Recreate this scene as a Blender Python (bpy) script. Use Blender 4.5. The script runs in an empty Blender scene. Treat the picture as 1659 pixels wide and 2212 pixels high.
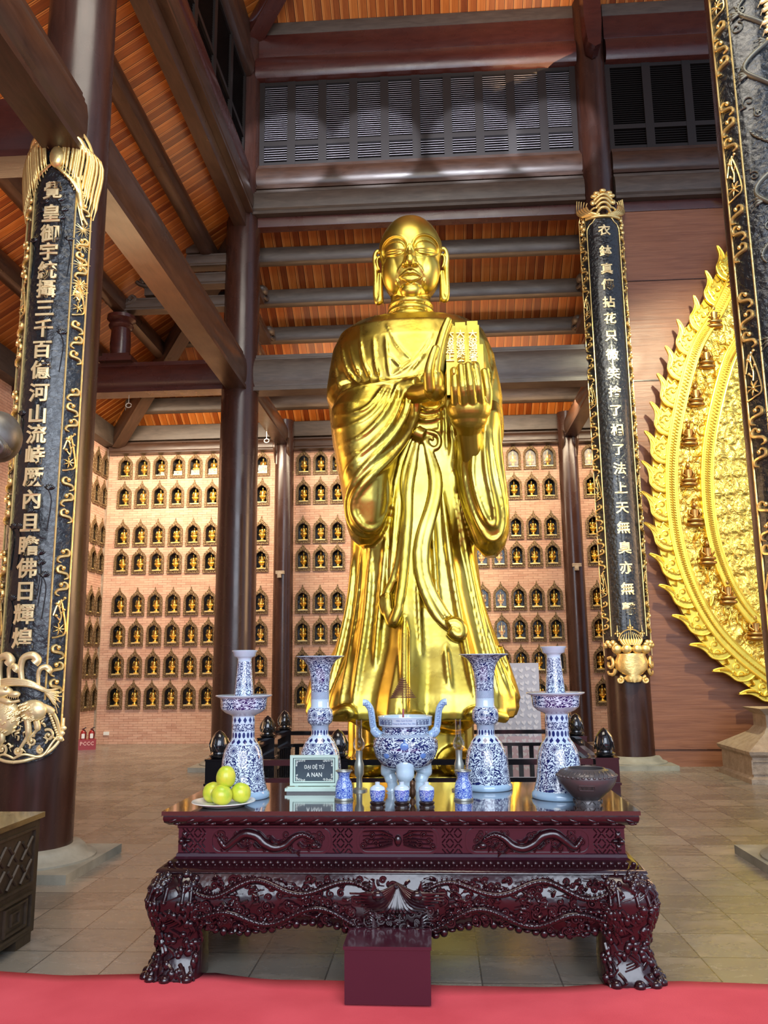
import bpy, bmesh, math, random
from math import sin, cos, pi, radians, sqrt, atan2, exp
from mathutils import Vector, Matrix
from mathutils.bvhtree import BVHTree
from mathutils.geometry import tessellate_polygon
rnd = random.Random(7)
SC = bpy.context.scene
COL = SC.collection
# ------------------------------------------------------------------ camera
FPX = 1782.73; PITCH = .18316; YAW = .0608; ROLL = -.01119; CAM = Vector((0, 0, 1.6))
_f = Vector((-sin(YAW)*cos(PITCH), cos(YAW)*cos(PITCH), sin(PITCH)))
_r = _f.cross(Vector((0, 0, 1))).normalized(); _u = _r.cross(_f)
CR = cos(ROLL)*_r + sin(ROLL)*_u; CU = -sin(ROLL)*_r + cos(ROLL)*_u; CF = _f
cd = bpy.data.cameras.new('camera'); cam = bpy.data.objects.new('camera', cd); COL.objects.link(cam)
cd.sensor_fit = 'VERTICAL'; cd.sensor_height = 24; cd.lens = FPX/2212*24; cd.clip_end = 200
cam.matrix_world = Matrix(((CR.x, CU.x, -CF.x, CAM.x), (CR.y, CU.y, -CF.y, CAM.y), (CR.z, CU.z, -CF.z, CAM.z), (0, 0, 0, 1)))
SC.camera = cam
def ray(x, y):
    return CR*((x-829.5)/FPX) + CU*((1106-y)/FPX) + CF
def at(x, y, Y):
    d = ray(x, y); return CAM + d*((Y-CAM.y)/d.y)
def atz(x, y, Z):
    d = ray(x, y); return CAM + d*((Z-CAM.z)/d.z)
# ------------------------------------------------------------------ light
W = bpy.data.worlds.new('world'); SC.world = W; W.use_nodes = True
W.node_tree.nodes['Background'].inputs[0].default_value = (.62, .74, 1, 1)
W.node_tree.nodes['Background'].inputs[1].default_value = .55
SC.view_settings.view_transform = 'Standard'; SC.view_settings.look = 'None'
SC.view_settings.gamma = 1; SC.view_settings.use_curve_mapping = False; SC.view_settings.exposure = .72
def area(name, loc, target, sx, sy, power, col, spread=180):
    l = bpy.data.lights.new(name, 'AREA'); l.shape = 'RECTANGLE'; l.size = sx; l.size_y = sy; l.energy = power; l.color = col
    l.spread = radians(spread)
    o = bpy.data.objects.new(name, l); COL.objects.link(o); o.location = loc
    o.rotation_euler = (Vector(target)-Vector(loc)).to_track_quat('-Z', 'Y').to_euler(); return o
def spot(name, loc, target, power, col, ang=50, blend=.6, r=.15):
    l = bpy.data.lights.new(name, 'SPOT'); l.energy = power; l.color = col; l.spot_size = radians(ang); l.spot_blend = blend; l.shadow_soft_size = r
    o = bpy.data.objects.new(name, l); COL.objects.link(o); o.location = loc
    o.rotation_euler = (Vector(target)-Vector(loc)).to_track_quat('-Z', 'Y').to_euler(); return o
area('entrance_daylight', (1.5, -7, 6.2), (0, 8, 2.0), 12, 7, 1150, (.80, .88, 1))
area('hall_lamps', (0, 3.0, 11.5), (0, 9, 3), 6, 4, 330, (1, .93, .80))
area('amber_fill_right', (7.6, 10.5, 4.6), (0, 9.5, 3.0), 3, 5, 110, (1, .58, .24), 90)  # unseen warm fill, added for orange reflections along the statue's side
area('amber_fill_left', (-6.6, 9.8, 2.6), (0, 9.5, 3.2), 3, 5, 40, (1, .62, .32), 90)  # weaker fill added on the left, also unseen, for orange edges
area('rear_roof_fill', (0, 15.9, 6.35), (0, 15.9, 9), 6, .8, 60, (1, .62, .32))  # added unseen fill, warms the rear roof boards from below
area('left_roof_fill', (-5.4, 9, 5.6), (-5.2, 9, 9), 1.5, 8, 90, (1, .62, .32))  # unseen warm fill added to bring out the left slope's boards
area('upper_roof_fill', (2, 11.6, 12.2), (1, 11.6, 15), 6, 1.5, 60, (1, .66, .36))  # same kind of added fill, for the uppermost boards
for _x in (-2.5, -.9, .9, 2.3): spot('clerestory_daylight', (_x*.6, 5.5, 11.4), (_x, 13.6, 10.82), 2600, (.86, .88, 1), 13, .35, .05)
area('side_aisle_lamps', (2.5, 15.6, 6.6), (2.5, 17.8, 3.0), 9, .5, 300, (1, .80, .55))
area('left_aisle_lamps', (-5.2, 15.4, 6.4), (-5.6, 17.8, 3.0), 3.6, .5, 230, (1, .82, .60))
spot('statue_spot_left', (-3.2, 4.8, 6.6), (-.3, 9.5, 4.0), 170, (1, .92, .68), 62)
spot('statue_spot_right', (2.6, 4.8, 6.9), (0, 9.5, 4.6), 170, (1, .95, .74), 60)
spot('aureole_spot', (4.2, 8.2, 8.5), (5.0, 13.2, 4.6), 1500, (1, .93, .62), 70)
# ------------------------------------------------------------------ materials
def mat(name, col, rough=.5, metal=0, coat=0, spec=.5):
    m = bpy.data.materials.new(name); m.use_nodes = True
    b = m.node_tree.nodes['Principled BSDF']
    b.inputs['Base Color'].default_value = (*col, 1); b.inputs['Roughness'].default_value = rough
    b.inputs['Metallic'].default_value = metal; b.inputs['Coat Weight'].default_value = coat
    b.inputs['Coat Roughness'].default_value = .08; b.inputs['Specular IOR Level'].default_value = spec
    return m
class NT:
    def __init__(s, m): s.t = m.node_tree; s.n = s.t.nodes; s.b = s.n['Principled BSDF']
    def new(s, typ, **kw):
        n = s.n.new('ShaderNode'+typ)
        for k, v in kw.items(): setattr(n, k, v)
        return n
    def link(s, a, b): s.t.links.new(a, b)
    def val(s, sock, v):
        if isinstance(v, bpy.types.NodeSocket): s.link(v, sock)
        else: sock.default_value = v
    def math(s, op, a, b=0, c=0, clamp=False):
        n = s.new('Math', operation=op, use_clamp=clamp)
        s.val(n.inputs[0], a); s.val(n.inputs[1], b); s.val(n.inputs[2], c); return n.outputs[0]
    def mix(s, f, a, b):
        n = s.new('Mix', data_type='RGBA'); s.val(n.inputs[0], f)
        for i, v in ((6, a), (7, b)):
            if isinstance(v, bpy.types.NodeSocket): s.link(v, n.inputs[i])
            else: n.inputs[i].default_value = (*v, 1)
        return n.outputs[2]
    def coord(s, kind='Object', scale=(1, 1, 1), attr=None, rot=(0, 0, 0)):
        if attr: t = s.new('Attribute', attribute_name=attr).outputs['Vector']
        elif kind == 'World': t = s.new('NewGeometry').outputs['Position']
        else: t = s.new('TexCoord').outputs[kind]
        m = s.new('Mapping'); m.inputs['Scale'].default_value = scale; m.inputs['Rotation'].default_value = rot; s.link(t, m.inputs[0]); return m.outputs[0]
    def noise(s, v, scale=5, detail=3, rough=.5, dist=0):
        n = s.new('TexNoise'); s.link(v, n.inputs['Vector']); n.inputs['Scale'].default_value = scale
        n.inputs['Detail'].default_value = detail; n.inputs['Roughness'].default_value = rough; n.inputs['Distortion'].default_value = dist; return n.outputs['Fac']
    def ramp(s, f, stops):
        n = s.new('ValToRGB'); s.link(f, n.inputs[0]); e = n.color_ramp.elements
        while len(e) < len(stops): e.new(.5)
        for k, (p, c) in enumerate(stops): e[k].position = p; e[k].color = (*c, 1) if len(c) == 3 else c
        return n.outputs[0]
    def sep(s, v):
        n = s.new('SeparateXYZ'); s.link(v, n.inputs[0]); return n.outputs
    def comb(s, x, y, z):
        n = s.new('CombineXYZ')
        for i, q in enumerate((x, y, z)): s.val(n.inputs[i], q)
        return n.outputs[0]
    def color(s, c): s.link(c, s.b.inputs['Base Color'])
    def bump(s, h, st=.3, d=.02):
        n = s.new('Bump'); n.inputs['Strength'].default_value = st; n.inputs['Distance'].default_value = d
        s.link(h, n.inputs['Height']); s.link(n.outputs[0], s.b.inputs['Normal'])
def wood(name, c1, c2, rough, sc, bump=.15, coat=0):
    m = mat(name, c1, rough, coat=coat); t = NT(m); v = t.coord('Object', sc)
    n = t.noise(v, 3, 5, .6, .6); t.color(t.ramp(n, [(.3, c1), (.7, c2)]))
    t.bump(n, bump, .01)
    r = t.noise(t.coord('Object', (1.3, 1.3, 1.3)), 2.2, 3); rr = t.math('MULTIPLY_ADD', r, .3, rough-.15); t.link(rr, t.b.inputs['Roughness'])
    return m
DW = wood('dark_lacquered_wood', (.026, .010, .007), (.046, .018, .012), .27, (4, 4, .6), .08)
DWX = wood('dark_beam_wood', (.032, .015, .009), (.062, .030, .018), .33, (1, 6, 6))
DUST = wood('dusty_beam_wood', (.045, .031, .023), (.085, .062, .046), .45, (1, 6, 6))
RED = wood('red_brown_lacquer', (.040, .010, .008), (.066, .017, .012), .28, (1, 5, 5))
PANEL = wood('brown_wall_boards', (.17, .062, .030), (.27, .110, .055), .42, (.5, 1, 9), .3)
def planks(name, axis):
    m = mat(name, (.3, .1, .03), .36); t = NT(m)
    p = t.coord('World'); s = t.sep(p); x = s[axis]; pitch = .17
    q = t.math('DIVIDE', x, pitch); fl = t.math('FLOOR', q); fr = t.math('FRACT', q)
    wn = t.new('TexWhiteNoise', noise_dimensions='1D'); t.link(fl, wn.inputs['W'])
    st = [s[0], s[1], s[2]]; st[axis] = t.math('MULTIPLY', x, 14); st = [a if k == axis else t.math('MULTIPLY', a, 1.2) for k, a in enumerate(st)]
    n = t.noise(t.comb(*st), 2.2, 5, .6, .5)
    mixv = t.math('ADD', t.math('MULTIPLY', wn.outputs[0], .55), t.math('MULTIPLY', n, .6))
    c = t.ramp(mixv, [(.2, (.125, .022, .004)), (.55, (.26, .062, .009)), (.9, (.44, .135, .022))])
    edge = t.math('LESS_THAN', fr, .09); edge2 = t.math('GREATER_THAN', fr, .93)
    mid = t.math('MULTIPLY', t.math('GREATER_THAN', fr, .16), t.math('LESS_THAN', fr, .23))
    c = t.mix(t.math('MULTIPLY', edge, .8), c, (.66, .27, .07)); c = t.mix(t.math('MULTIPLY', mid, .75), c, (.62, .24, .06)); c = t.mix(t.math('MULTIPLY', edge2, .8), c, (.03, .008, .003))
    t.color(c); return m
PLX = planks('roof_boards_rear', 0); PLY = planks('roof_boards_side', 1)
def brickmat(name, ax):
    m = mat(name, (.5, .25, .15), .85); t = NT(m); s = t.sep(t.coord('World'))
    v = t.comb(s[ax], s[2], 0)
    b = t.new('TexBrick'); t.link(v, b.inputs['Vector']); b.offset = .5
    b.inputs['Color1'].default_value = (.62, .37, .26, 1); b.inputs['Color2'].default_value = (.50, .27, .18, 1); b.inputs['Mortar'].default_value = (.30, .15, .10, 1)
    b.inputs['Scale'].default_value = 1; b.inputs['Mortar Size'].default_value = .0045; b.inputs['Bias'].default_value = -.1
    b.inputs['Brick Width'].default_value = .21; b.inputs['Row Height'].default_value = .052
    n = t.noise(t.coord('World', (1, 1, 3)), 1.7, 4, .65)
    n2 = t.noise(t.coord('World', (1, 1, 6)), 6, 3, .6)
    c = t.mix(t.math('MULTIPLY', t.math('SUBTRACT', n, .42, clamp=True), 1.6, clamp=True), b.outputs[0], (.74, .50, .34))
    c = t.mix(t.math('MULTIPLY', t.math('SUBTRACT', n2, .52, clamp=True), 2.2, clamp=True), c, (.66, .50, .38))
    t.color(c); t.bump(b.outputs['Fac'], -.35, .01); return m
BRX = brickmat('brick_rear', 0); BRY = brickmat('brick_side', 1)
def floormat():
    m = mat('slate_tiles', (.2, .17, .14), .3); t = NT(m); p = t.coord('World'); s = t.sep(p)
    qx = t.math('DIVIDE', t.math('ADD', s[0], -1.41+40.5), .405); qy = t.math('DIVIDE', t.math('ADD', s[1], -.06), .412)
    wn = t.new('TexWhiteNoise', noise_dimensions='2D'); t.link(t.comb(t.math('FLOOR', qx), t.math('FLOOR', qy), 0), wn.inputs['Vector'])
    fx = t.math('FRACT', qx); fy = t.math('FRACT', qy)
    j = t.math('MINIMUM', t.math('MINIMUM', fx, t.math('SUBTRACT', 1, fx)), t.math('MINIMUM', fy, t.math('SUBTRACT', 1, fy)))
    jm = t.math('LESS_THAN', j, .010)
    off = t.math('MULTIPLY', wn.outputs[0], 37)
    vv = t.comb(t.math('ADD', t.math('MULTIPLY', s[0], .7), off), t.math('MULTIPLY', s[1], 1.7), off)
    n = t.noise(vv, 2.6, 6, .62, .8); n2 = t.noise(vv, 7, 4, .7, 2.0)
    base = t.mix(wn.outputs[0], (.118, .118, .098), (.275, .270, .222))
    c = t.mix(t.math('MULTIPLY', n, .9, clamp=True), base, (.205, .150, .115))
    c = t.mix(t.math('MULTIPLY', t.math('SUBTRACT', n, .52, clamp=True), 3.2, clamp=True), c, (.36, .31, .25))
    vein = t.math('LESS_THAN', t.math('ABSOLUTE', t.math('SUBTRACT', n2, .62)), .008)
    c = t.mix(t.math('MULTIPLY', vein, .5), c, (.50, .47, .42)); c = t.mix(t.math('MULTIPLY', jm, .9), c, (.06, .052, .045)); t.color(c)
    r = t.math('MULTIPLY_ADD', n, .22, .16); t.link(r, t.b.inputs['Roughness']); t.bump(n, .08, .01); return m
FLOOR = floormat()
STONE = mat('grey_green_stone', (.25, .25, .20), .6); _t = NT(STONE); _n = _t.noise(_t.coord('World'), 4, 5, .6); _t.color(_t.ramp(_n, [(.3, (.19, .19, .155)), (.7, (.33, .32, .26))]))
STONE2 = mat('carved_tan_stone', (.3, .23, .16), .7); _t = NT(STONE2); _n = _t.noise(_t.coord('World'), 9, 5, .7); _t.color(_t.ramp(_n, [(.3, (.24, .18, .125)), (.7, (.40, .32, .235))])); _t.bump(_n, .8, .03)
def goldmat(name, c, rough, bsc=9, bst=.10, c2=None, bd=.03):
    m = mat(name, c, rough, 1); t = NT(m); v = t.coord('Object')
    n = t.noise(v, bsc, 2, .5); t.bump(n, bst, bd)
    if c2:
        n2 = t.noise(v, 2.2, 4, .6); t.color(t.ramp(n2, [(.35, c), (.7, c2)]))
    r = t.math('MULTIPLY_ADD', n, .16, rough-.08); t.link(r, t.b.inputs['Roughness']); return m
GOLD = goldmat('statue_gold', (.50, .375, .050), .29, 7, .13, (.60, .48, .11), .02)
GOLDH = goldmat('polished_statue_gold', (.54, .40, .060), .36, 4, .03, (.62, .49, .11), .01)
GILD = goldmat('gilding', (.95, .70, .27), .34, 20, .15); GILD.node_tree.nodes['Principled BSDF'].inputs['Metallic'].default_value = .8
GILDP = goldmat('pale_gilding', (.95, .76, .40), .38, 25, .1); GILDP.node_tree.nodes['Principled BSDF'].inputs['Metallic'].default_value = .55
BLK = mat('black_lacquer', (.007, .008, .009), .17, coat=.5)
def banner_black():
    m = mat('carved_black_lacquer', (.010, .012, .014), .22, coat=.4); t = NT(m); v = t.coord('Object')
    n = t.noise(v, 17, 4, .55, 1.4); w = t.new('TexVoronoi', feature='SMOOTH_F1'); w.inputs['Scale'].default_value = 20; t.link(v, w.inputs['Vector'])
    t.bump(t.math('ADD', n, w.outputs[0]), .55, .02); return m
BLKC = banner_black()
NICHE = mat('bronze_niche_frame', (.135, .085, .036), .42, .45); _t = NT(NICHE); _w = _t.new('TexVoronoi'); _w.inputs['Scale'].default_value = 46; _t.link(_t.coord('Object'), _w.inputs['Vector']); _t.bump(_w.outputs[0], .9, .01)
_t.color(_t.ramp(_w.outputs[0], [(.1, (.42, .30, .15)), (.55, (.13, .075, .032))]))
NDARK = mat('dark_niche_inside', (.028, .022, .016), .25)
FIG = mat('figurine_gold', (.98, .62, .13), .22, .85)
SHELF = mat('lit_gold_shelf', (.90, .72, .30), .3, .5)  # ledge gold paled to stand for light caught on it
def glassmat():
    m = bpy.data.materials.new('thin_glass'); m.use_nodes = True; t = m.node_tree; t.nodes.clear()
    o = t.nodes.new('ShaderNodeOutputMaterial'); tr = t.nodes.new('ShaderNodeBsdfTransparent'); gl = t.nodes.new('ShaderNodeBsdfGlossy'); gl.inputs['Roughness'].default_value = .03
    mx = t.nodes.new('ShaderNodeMixShader'); mx.inputs[0].default_value = .012
    t.links.new(tr.outputs[0], mx.inputs[1]); t.links.new(gl.outputs[0], mx.inputs[2]); t.links.new(mx.outputs[0], o.inputs[0]); return m
PANE = glassmat()
# ------------------------------------------------------------------ mesh helpers
class MB:
    def __init__(s): s.v = []; s.f = []; s.a = {}
    def add(s, vs, fs, at=None):
        o = len(s.v); s.v += [tuple(v) for v in vs]; s.f += [tuple(i+o for i in f) for f in fs]
        if at:
            for i, q in enumerate(at): s.a[o+i] = q
        return s
    def box(s, x0, x1, y0, y1, z0, z1, M=None):
        vs = [Vector((x, y, z)) for z in (z0, z1) for y in (y0, y1) for x in (x0, x1)]
        if M: vs = [M @ v for v in vs]
        return s.add(vs, [(0, 2, 3, 1), (4, 5, 7, 6), (0, 1, 5, 4), (2, 6, 7, 3), (0, 4, 6, 2), (1, 3, 7, 5)])
    def tube(s, pts, rad, seg=8, flat=1, up=None, cap=True):
        pts = [Vector(p) for p in pts]; n = len(pts)
        rad = [rad]*n if isinstance(rad, (int, float)) else list(rad)
        T = [(pts[min(i+1, n-1)]-pts[max(i-1, 0)]).normalized() for i in range(n)]
        a = Vector(up) if up else (Vector((0, 0, 1)) if abs(T[0].z) < .9 else Vector((1, 0, 0)))
        nv = (a-T[0]*a.dot(T[0])).normalized(); vs = []
        for i in range(n):
            if up: nv = (a-T[i]*a.dot(T[i])); nv = nv.normalized() if nv.length > 1e-5 else Vector((1, 0, 0))
            else: nv = (nv-T[i]*nv.dot(T[i])).normalized()
            b = T[i].cross(nv)
            for k in range(seg):
                q = 2*pi*k/seg; vs.append(pts[i]+nv*(rad[i]*flat*cos(q))+b*(rad[i]*sin(q)))
        fs = [(i*seg+k, i*seg+(k+1) % seg, (i+1)*seg+(k+1) % seg, (i+1)*seg+k) for i in range(n-1) for k in range(seg)]
        if cap: fs += [tuple(range(seg))[::-1], tuple(range((n-1)*seg, n*seg))]
        return s.add(vs, fs)
    def lathe(s, prof, seg=48, c=(0, 0, 0), a0=0, a1=2*pi, uv=False, cap=False, fn=None):
        full = abs(a1-a0-2*pi) < 1e-6; m = seg+1 if (not full or uv) else seg; vs = []; at = []; L = 0; pr = None
        for (r, z) in prof:
            if pr: L += sqrt((r-pr[0])**2+(z-pr[1])**2)
            pr = (r, z)
            for k in range(m):
                q = a0+(a1-a0)*k/seg; rr = r*(fn(q, z) if fn else 1)
                vs.append((c[0]+rr*cos(q), c[1]+rr*sin(q), c[2]+z)); at.append((q, L, r))
        n = len(prof); fs = []
        for i in range(n-1):
            for k in range(m if (full and not uv) else seg):
                fs.append((i*m+k, i*m+(k+1) % m, (i+1)*m+(k+1) % m, (i+1)*m+k))
        if cap: fs += [tuple(range(m))[::-1], tuple(range((n-1)*m, n*m))]
        return s.add(vs, fs, at if uv else None)
    def sphere(s, c, r, seg=14, rings=9, M=None):
        r = (r, r, r) if isinstance(r, (int, float)) else r; c = Vector(c)
        vs = [Vector((0, 0, -r[2]))]
        for i in range(1, rings):
            p = -pi/2+pi*i/rings
            for k in range(seg):
                q = 2*pi*k/seg; vs.append(Vector((r[0]*cos(p)*cos(q), r[1]*cos(p)*sin(q), r[2]*sin(p))))
        vs.append(Vector((0, 0, r[2]))); N = len(vs)
        fs = [(0, 1+(k+1) % seg, 1+k) for k in range(seg)]
        for i in range(rings-2):
            for k in range(seg): a = 1+i*seg; fs.append((a+k, a+(k+1) % seg, a+seg+(k+1) % seg, a+seg+k))
        a = 1+(rings-2)*seg; fs += [(a+k, a+(k+1) % seg, N-1) for k in range(seg)]
        if M: vs = [M @ v for v in vs]
        return s.add([c+v for v in vs], fs)
    def loft(s, rings, cap=True, closed=True):
        m = len(rings[0]); vs = [v for r in rings for v in r]; n = len(rings)
        fs = [(i*m+k, i*m+(k+1) % m, (i+1)*m+(k+1) % m, (i+1)*m+k) for i in range(n-1) for k in range(m if closed else m-1)]
        if cap: fs += [tuple(range(m))[::-1], tuple(range((n-1)*m, n*m))]
        return s.add(vs, fs)
    def prism(s, poly, d0, d1, fn):
        """poly: 2-D outline, extruded from depth d0 to d1; fn(a, b, d) gives the point."""
        tri = tessellate_polygon([[Vector((p[0], p[1], 0)) for p in poly]]); n = len(poly)
        vs = [fn(p[0], p[1], d0) for p in poly]+[fn(p[0], p[1], d1) for p in poly]
        fs = [tuple(t) for t in tri]+[tuple(i+n for i in t[::-1]) for t in tri]+[(i, (i+1) % n, n+(i+1) % n, n+i) for i in range(n)]
        return s.add(vs, fs)
    def ring(s, outer, inner, d0, d1, fn):
        n = len(outer); vs = [fn(p[0], p[1], d) for d in (d0, d1) for q in (outer, inner) for p in q]; fs = []
        for i in range(n):
            j = (i+1) % n; fs += [(i, j, n+j, n+i), (2*n+i, 3*n+i, 3*n+j, 2*n+j), (i, 2*n+i, 2*n+j, j), (n+i, n+j, 3*n+j, 3*n+i)]
        return s.add(vs, fs)
    def build(s, name, m, parent=None, smooth=True, ang=52, recalc=True):
        me = bpy.data.meshes.new(name); me.from_pydata(s.v, [], s.f)
        if s.a:
            A = me.attributes.new('P', 'FLOAT_VECTOR', 'POINT')
            for i, q in s.a.items(): A.data[i].vector = q
        if recalc:
            bm = bmesh.new(); bm.from_mesh(me); bmesh.ops.recalc_face_normals(bm, faces=bm.faces); bm.to_mesh(me); bm.free()
        me.materials.append(m)
        if smooth: me.shade_smooth(); me.set_sharp_from_angle(angle=radians(ang))
        o = bpy.data.objects.new(name, me); COL.objects.link(o)
        if parent: o.parent = parent
        return o
def tag(o, label=None, cat=None, group=None, kind=None):
    if label: o['label'] = label
    if cat: o['category'] = cat
    if group: o['group'] = group
    if kind: o['kind'] = kind
    return o
def thing(name, label, cat, loc=(0, 0, 0), group=None, rz=0):
    o = bpy.data.objects.new(name, None); COL.objects.link(o); o.location = loc; o.rotation_euler = (0, 0, rz); o.empty_display_size = .1
    return tag(o, label, cat, group)
def copy_tree(o, loc=None, rz=None, label=None):
    def cp(q, par):
        c = q.copy(); COL.objects.link(c); c.parent = par
        for ch in list(q.children): cp(ch, c)
        return c
    c = cp(o, None)
    if loc is not None: c.location = loc
    if rz is not None: c.rotation_euler = (0, 0, rz)
    if label: c['label'] = label
    return c
def crom(P, n=6, closed=False):
    P = [Vector(p) for p in P]; out = []; m = len(P)
    for i in range(m if closed else m-1):
        if closed: a, b, c, d = P[(i-1) % m], P[i], P[(i+1) % m], P[(i+2) % m]
        else: a, b, c, d = P[max(i-1, 0)], P[i], P[i+1], P[min(i+2, m-1)]
        for k in range(n):
            t = k/n; out.append(.5*((2*b)+(c-a)*t+(2*a-5*b+4*c-d)*t*t+(3*b-a-3*c+d)*t**3))
    if not closed: out.append(P[-1])
    return out
def lerp(a, b, t): return a+(b-a)*t
def interp(tab, x):
    if x <= tab[0][0]: return tab[0][1:]
    for p, q in zip(tab, tab[1:]):
        if x <= q[0]:
            t = (x-p[0])/(q[0]-p[0]); return tuple(lerp(a, b, t) for a, b in zip(p[1:], q[1:]))
    return tab[-1][1:]
def textmesh(body, ext=.02, res=2, bold=0):
    c = bpy.data.curves.new('t', 'FONT'); c.body = body; c.extrude = ext; c.resolution_u = res; c.offset = bold
    c.align_x = 'LEFT'; o = bpy.data.objects.new('t', c); COL.objects.link(o); bpy.context.view_layer.update()
    me = bpy.data.meshes.new_from_object(o.evaluated_get(bpy.context.evaluated_depsgraph_get()))
    vs = [v.co.copy() for v in me.vertices]; fs = [tuple(p.vertices) for p in me.polygons]
    bpy.data.objects.remove(o); bpy.data.meshes.remove(me); bpy.data.curves.remove(c); return vs, fs
ORD = ['zeroth', 'first', 'second', 'third', 'fourth', 'fifth', 'sixth', 'seventh', 'eighth', 'ninth', 'tenth', 'eleventh', 'twelfth', 'thirteenth', 'fourteenth', 'fifteenth']
# ------------------------------------------------------------------ the room
XL, XR, Y1, Y2, YW, XW = -3.32, 3.02, 7.0, 13.6, 17.8, -7.35
tag(MB().box(-12, 12, -9, 24, -.3, 0).build('floor', FLOOR, smooth=False), kind='structure')
rows = [5.78, 5.11, 4.24, 3.63, 2.71, 2.05, 1.385, .72]
def xcols(spans):
    out = []
    for x0, x1, n in spans: out += [x0+(x1-x0)*k/(n-1) for k in range(n)]
    return out
bay_l = xcols([(-6.93, -4.93, 6)]); bay_g = [-3.80]; bay_m = [-2.87, -2.49, -2.11]; bay_r = [1.02, 1.40, 1.78, 2.16, 2.54]; bay_x = [3.44]
ycols = [17.62, 17.22, 16.82]
HW, HZ0, HZ1 = .118, .055, .448
def holed_wall(name, cuts, lo, hi, zhi, fn, m):
    """wall as a grid of quads with an opening for each niche"""
    us = sorted({lo, hi} | {c-HW for c in cuts} | {c+HW for c in cuts}); zs = sorted({0, zhi} | {z+HZ0 for z in rows} | {z+HZ1 for z in rows})
    b = MB(); idx = {}
    for u in us:
        for z in zs: idx[(u, z)] = len(b.v); b.v.append(fn(u, z))
    for u0, u1 in zip(us, us[1:]):
        for z0, z1 in zip(zs, zs[1:]):
            um, zm = (u0+u1)/2, (z0+z1)/2
            if any(abs(um-c) < HW for c in cuts) and any(r+HZ0 < zm < r+HZ1 for r in rows): continue
            b.f.append((idx[(u0, z0)], idx[(u1, z0)], idx[(u1, z1)], idx[(u0, z1)]))
    return tag(b.build(name, m, smooth=False, recalc=False), kind='structure')
holed_wall('wall_back', bay_l+bay_g+bay_m+bay_r+bay_x, XW, 9, 6.95, lambda u, z: (u, YW, z), BRX)
holed_wall('wall_left', ycols, 2, YW, 6.95, lambda u, z: (XW, u, z), BRY)
tag(MB().box(XW-.4, 9, YW+.26, YW+.35, 0, 7).build('wall_rear', NDARK, smooth=False), kind='structure')
tag(MB().box(XW-.4, XW-.3, -9, YW+.3, 0, 7).build('wall_outer', NDARK, smooth=False), kind='structure')
tag(MB().box(XW, XW+.035, YW-.05, YW, 0, 6.6).build('trim_1', STONE2, smooth=False), kind='structure')
tag(MB().box(3.0, 9, 13.52, 13.62, 0, 9.6).build('wall_right', PANEL, smooth=False), kind='structure')
# wide seams of the wooden wall
sb = MB()
for z, h in ((.25, .012), (6.25, .02), (8.05, .012)): sb.box(3.3, 9, 13.505, 13.53, z, z+h)
tag(sb.build('trim_2', DW, smooth=False), kind='structure')
# niches
def mirror(P): return [(x, z) for x, z in P]+[(-x, z) for x, z in P[::-1] if abs(x) > 1e-6]
OUT = mirror([(.165, 0), (.165, .34), (.158, .385), (.135, .43), (.095, .475), (.05, .515), (.022, .555), (.008, .60), (0, .635)])
INN = mirror([(.112, .065), (.112, .33), (.107, .36), (.093, .39), (.068, .415), (.04, .435), (.018, .455), (.006, .465), (0, .472)])
MIDO = mirror([(.128, .05), (.128, .333), (.122, .368), (.106, .402), (.078, .43), (.046, .452), (.022, .474), (.008, .49), (0, .50)])
def make_niche():
    r = thing('wall_niche', 'x', 'niche')
    F = lambda x, z, d: (x, -d, z)
    b = MB(); b.ring(OUT, INN, -.004, .03, F); b.ring(MIDO, INN, .03, .045, F); b.build('frame', NICHE, r, ang=30)
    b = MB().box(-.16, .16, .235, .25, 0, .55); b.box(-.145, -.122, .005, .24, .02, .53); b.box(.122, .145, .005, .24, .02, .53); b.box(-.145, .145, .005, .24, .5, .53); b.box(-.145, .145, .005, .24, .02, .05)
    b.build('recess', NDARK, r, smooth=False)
    MB().box(-.105, .105, .0, .14, .068, .092).build('ledge', SHELF, r, smooth=False)
    MB().prism(INN, -.012, -.008, F).build('glass_pane', PANE, r, smooth=False)
    return r
def make_fig():
    b = MB()
    b.lathe([(.001, 0), (.045, 0), (.05, .012), (.03, .03), (.03, .05), (.058, .065), (.066, .085), (.05, .095), (.001, .095)], 14)
    b.sphere((0, -.008, .112), (.068, .048, .026), 12, 7); b.sphere((-.045, -.02, .108), (.03, .03, .02), 8, 6); b.sphere((.045, -.02, .108), (.03, .03, .02), 8, 6)
    b.tube([(0, 0, .11), (0, .003, .165), (0, .003, .20), (0, 0, .225)], [.042, .036, .043, .016], 10)
    b.sphere((0, -.004, .247), (.021, .022, .027), 10, 8); b.sphere((0, 0, .277), (.01, .01, .012), 8, 5)
    for s in (-1, 1): b.tube([(s*.04, 0, .205), (s*.056, -.012, .16), (s*.04, -.045, .135), (s*.008, -.055, .135)], [.014, .013, .011, .009], 7)
    b.v = [(x*1.22, y*1.15, z*1.25) for x, y, z in b.v]; o = b.build('seated_buddha_figurine', FIG); return tag(o, 'x', 'figurine')
n0 = make_niche(); f0 = make_fig(); usedn = [False]
rowname = ['top', 'second', 'third', 'fourth', 'fifth', 'sixth', 'seventh', 'bottom']
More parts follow.
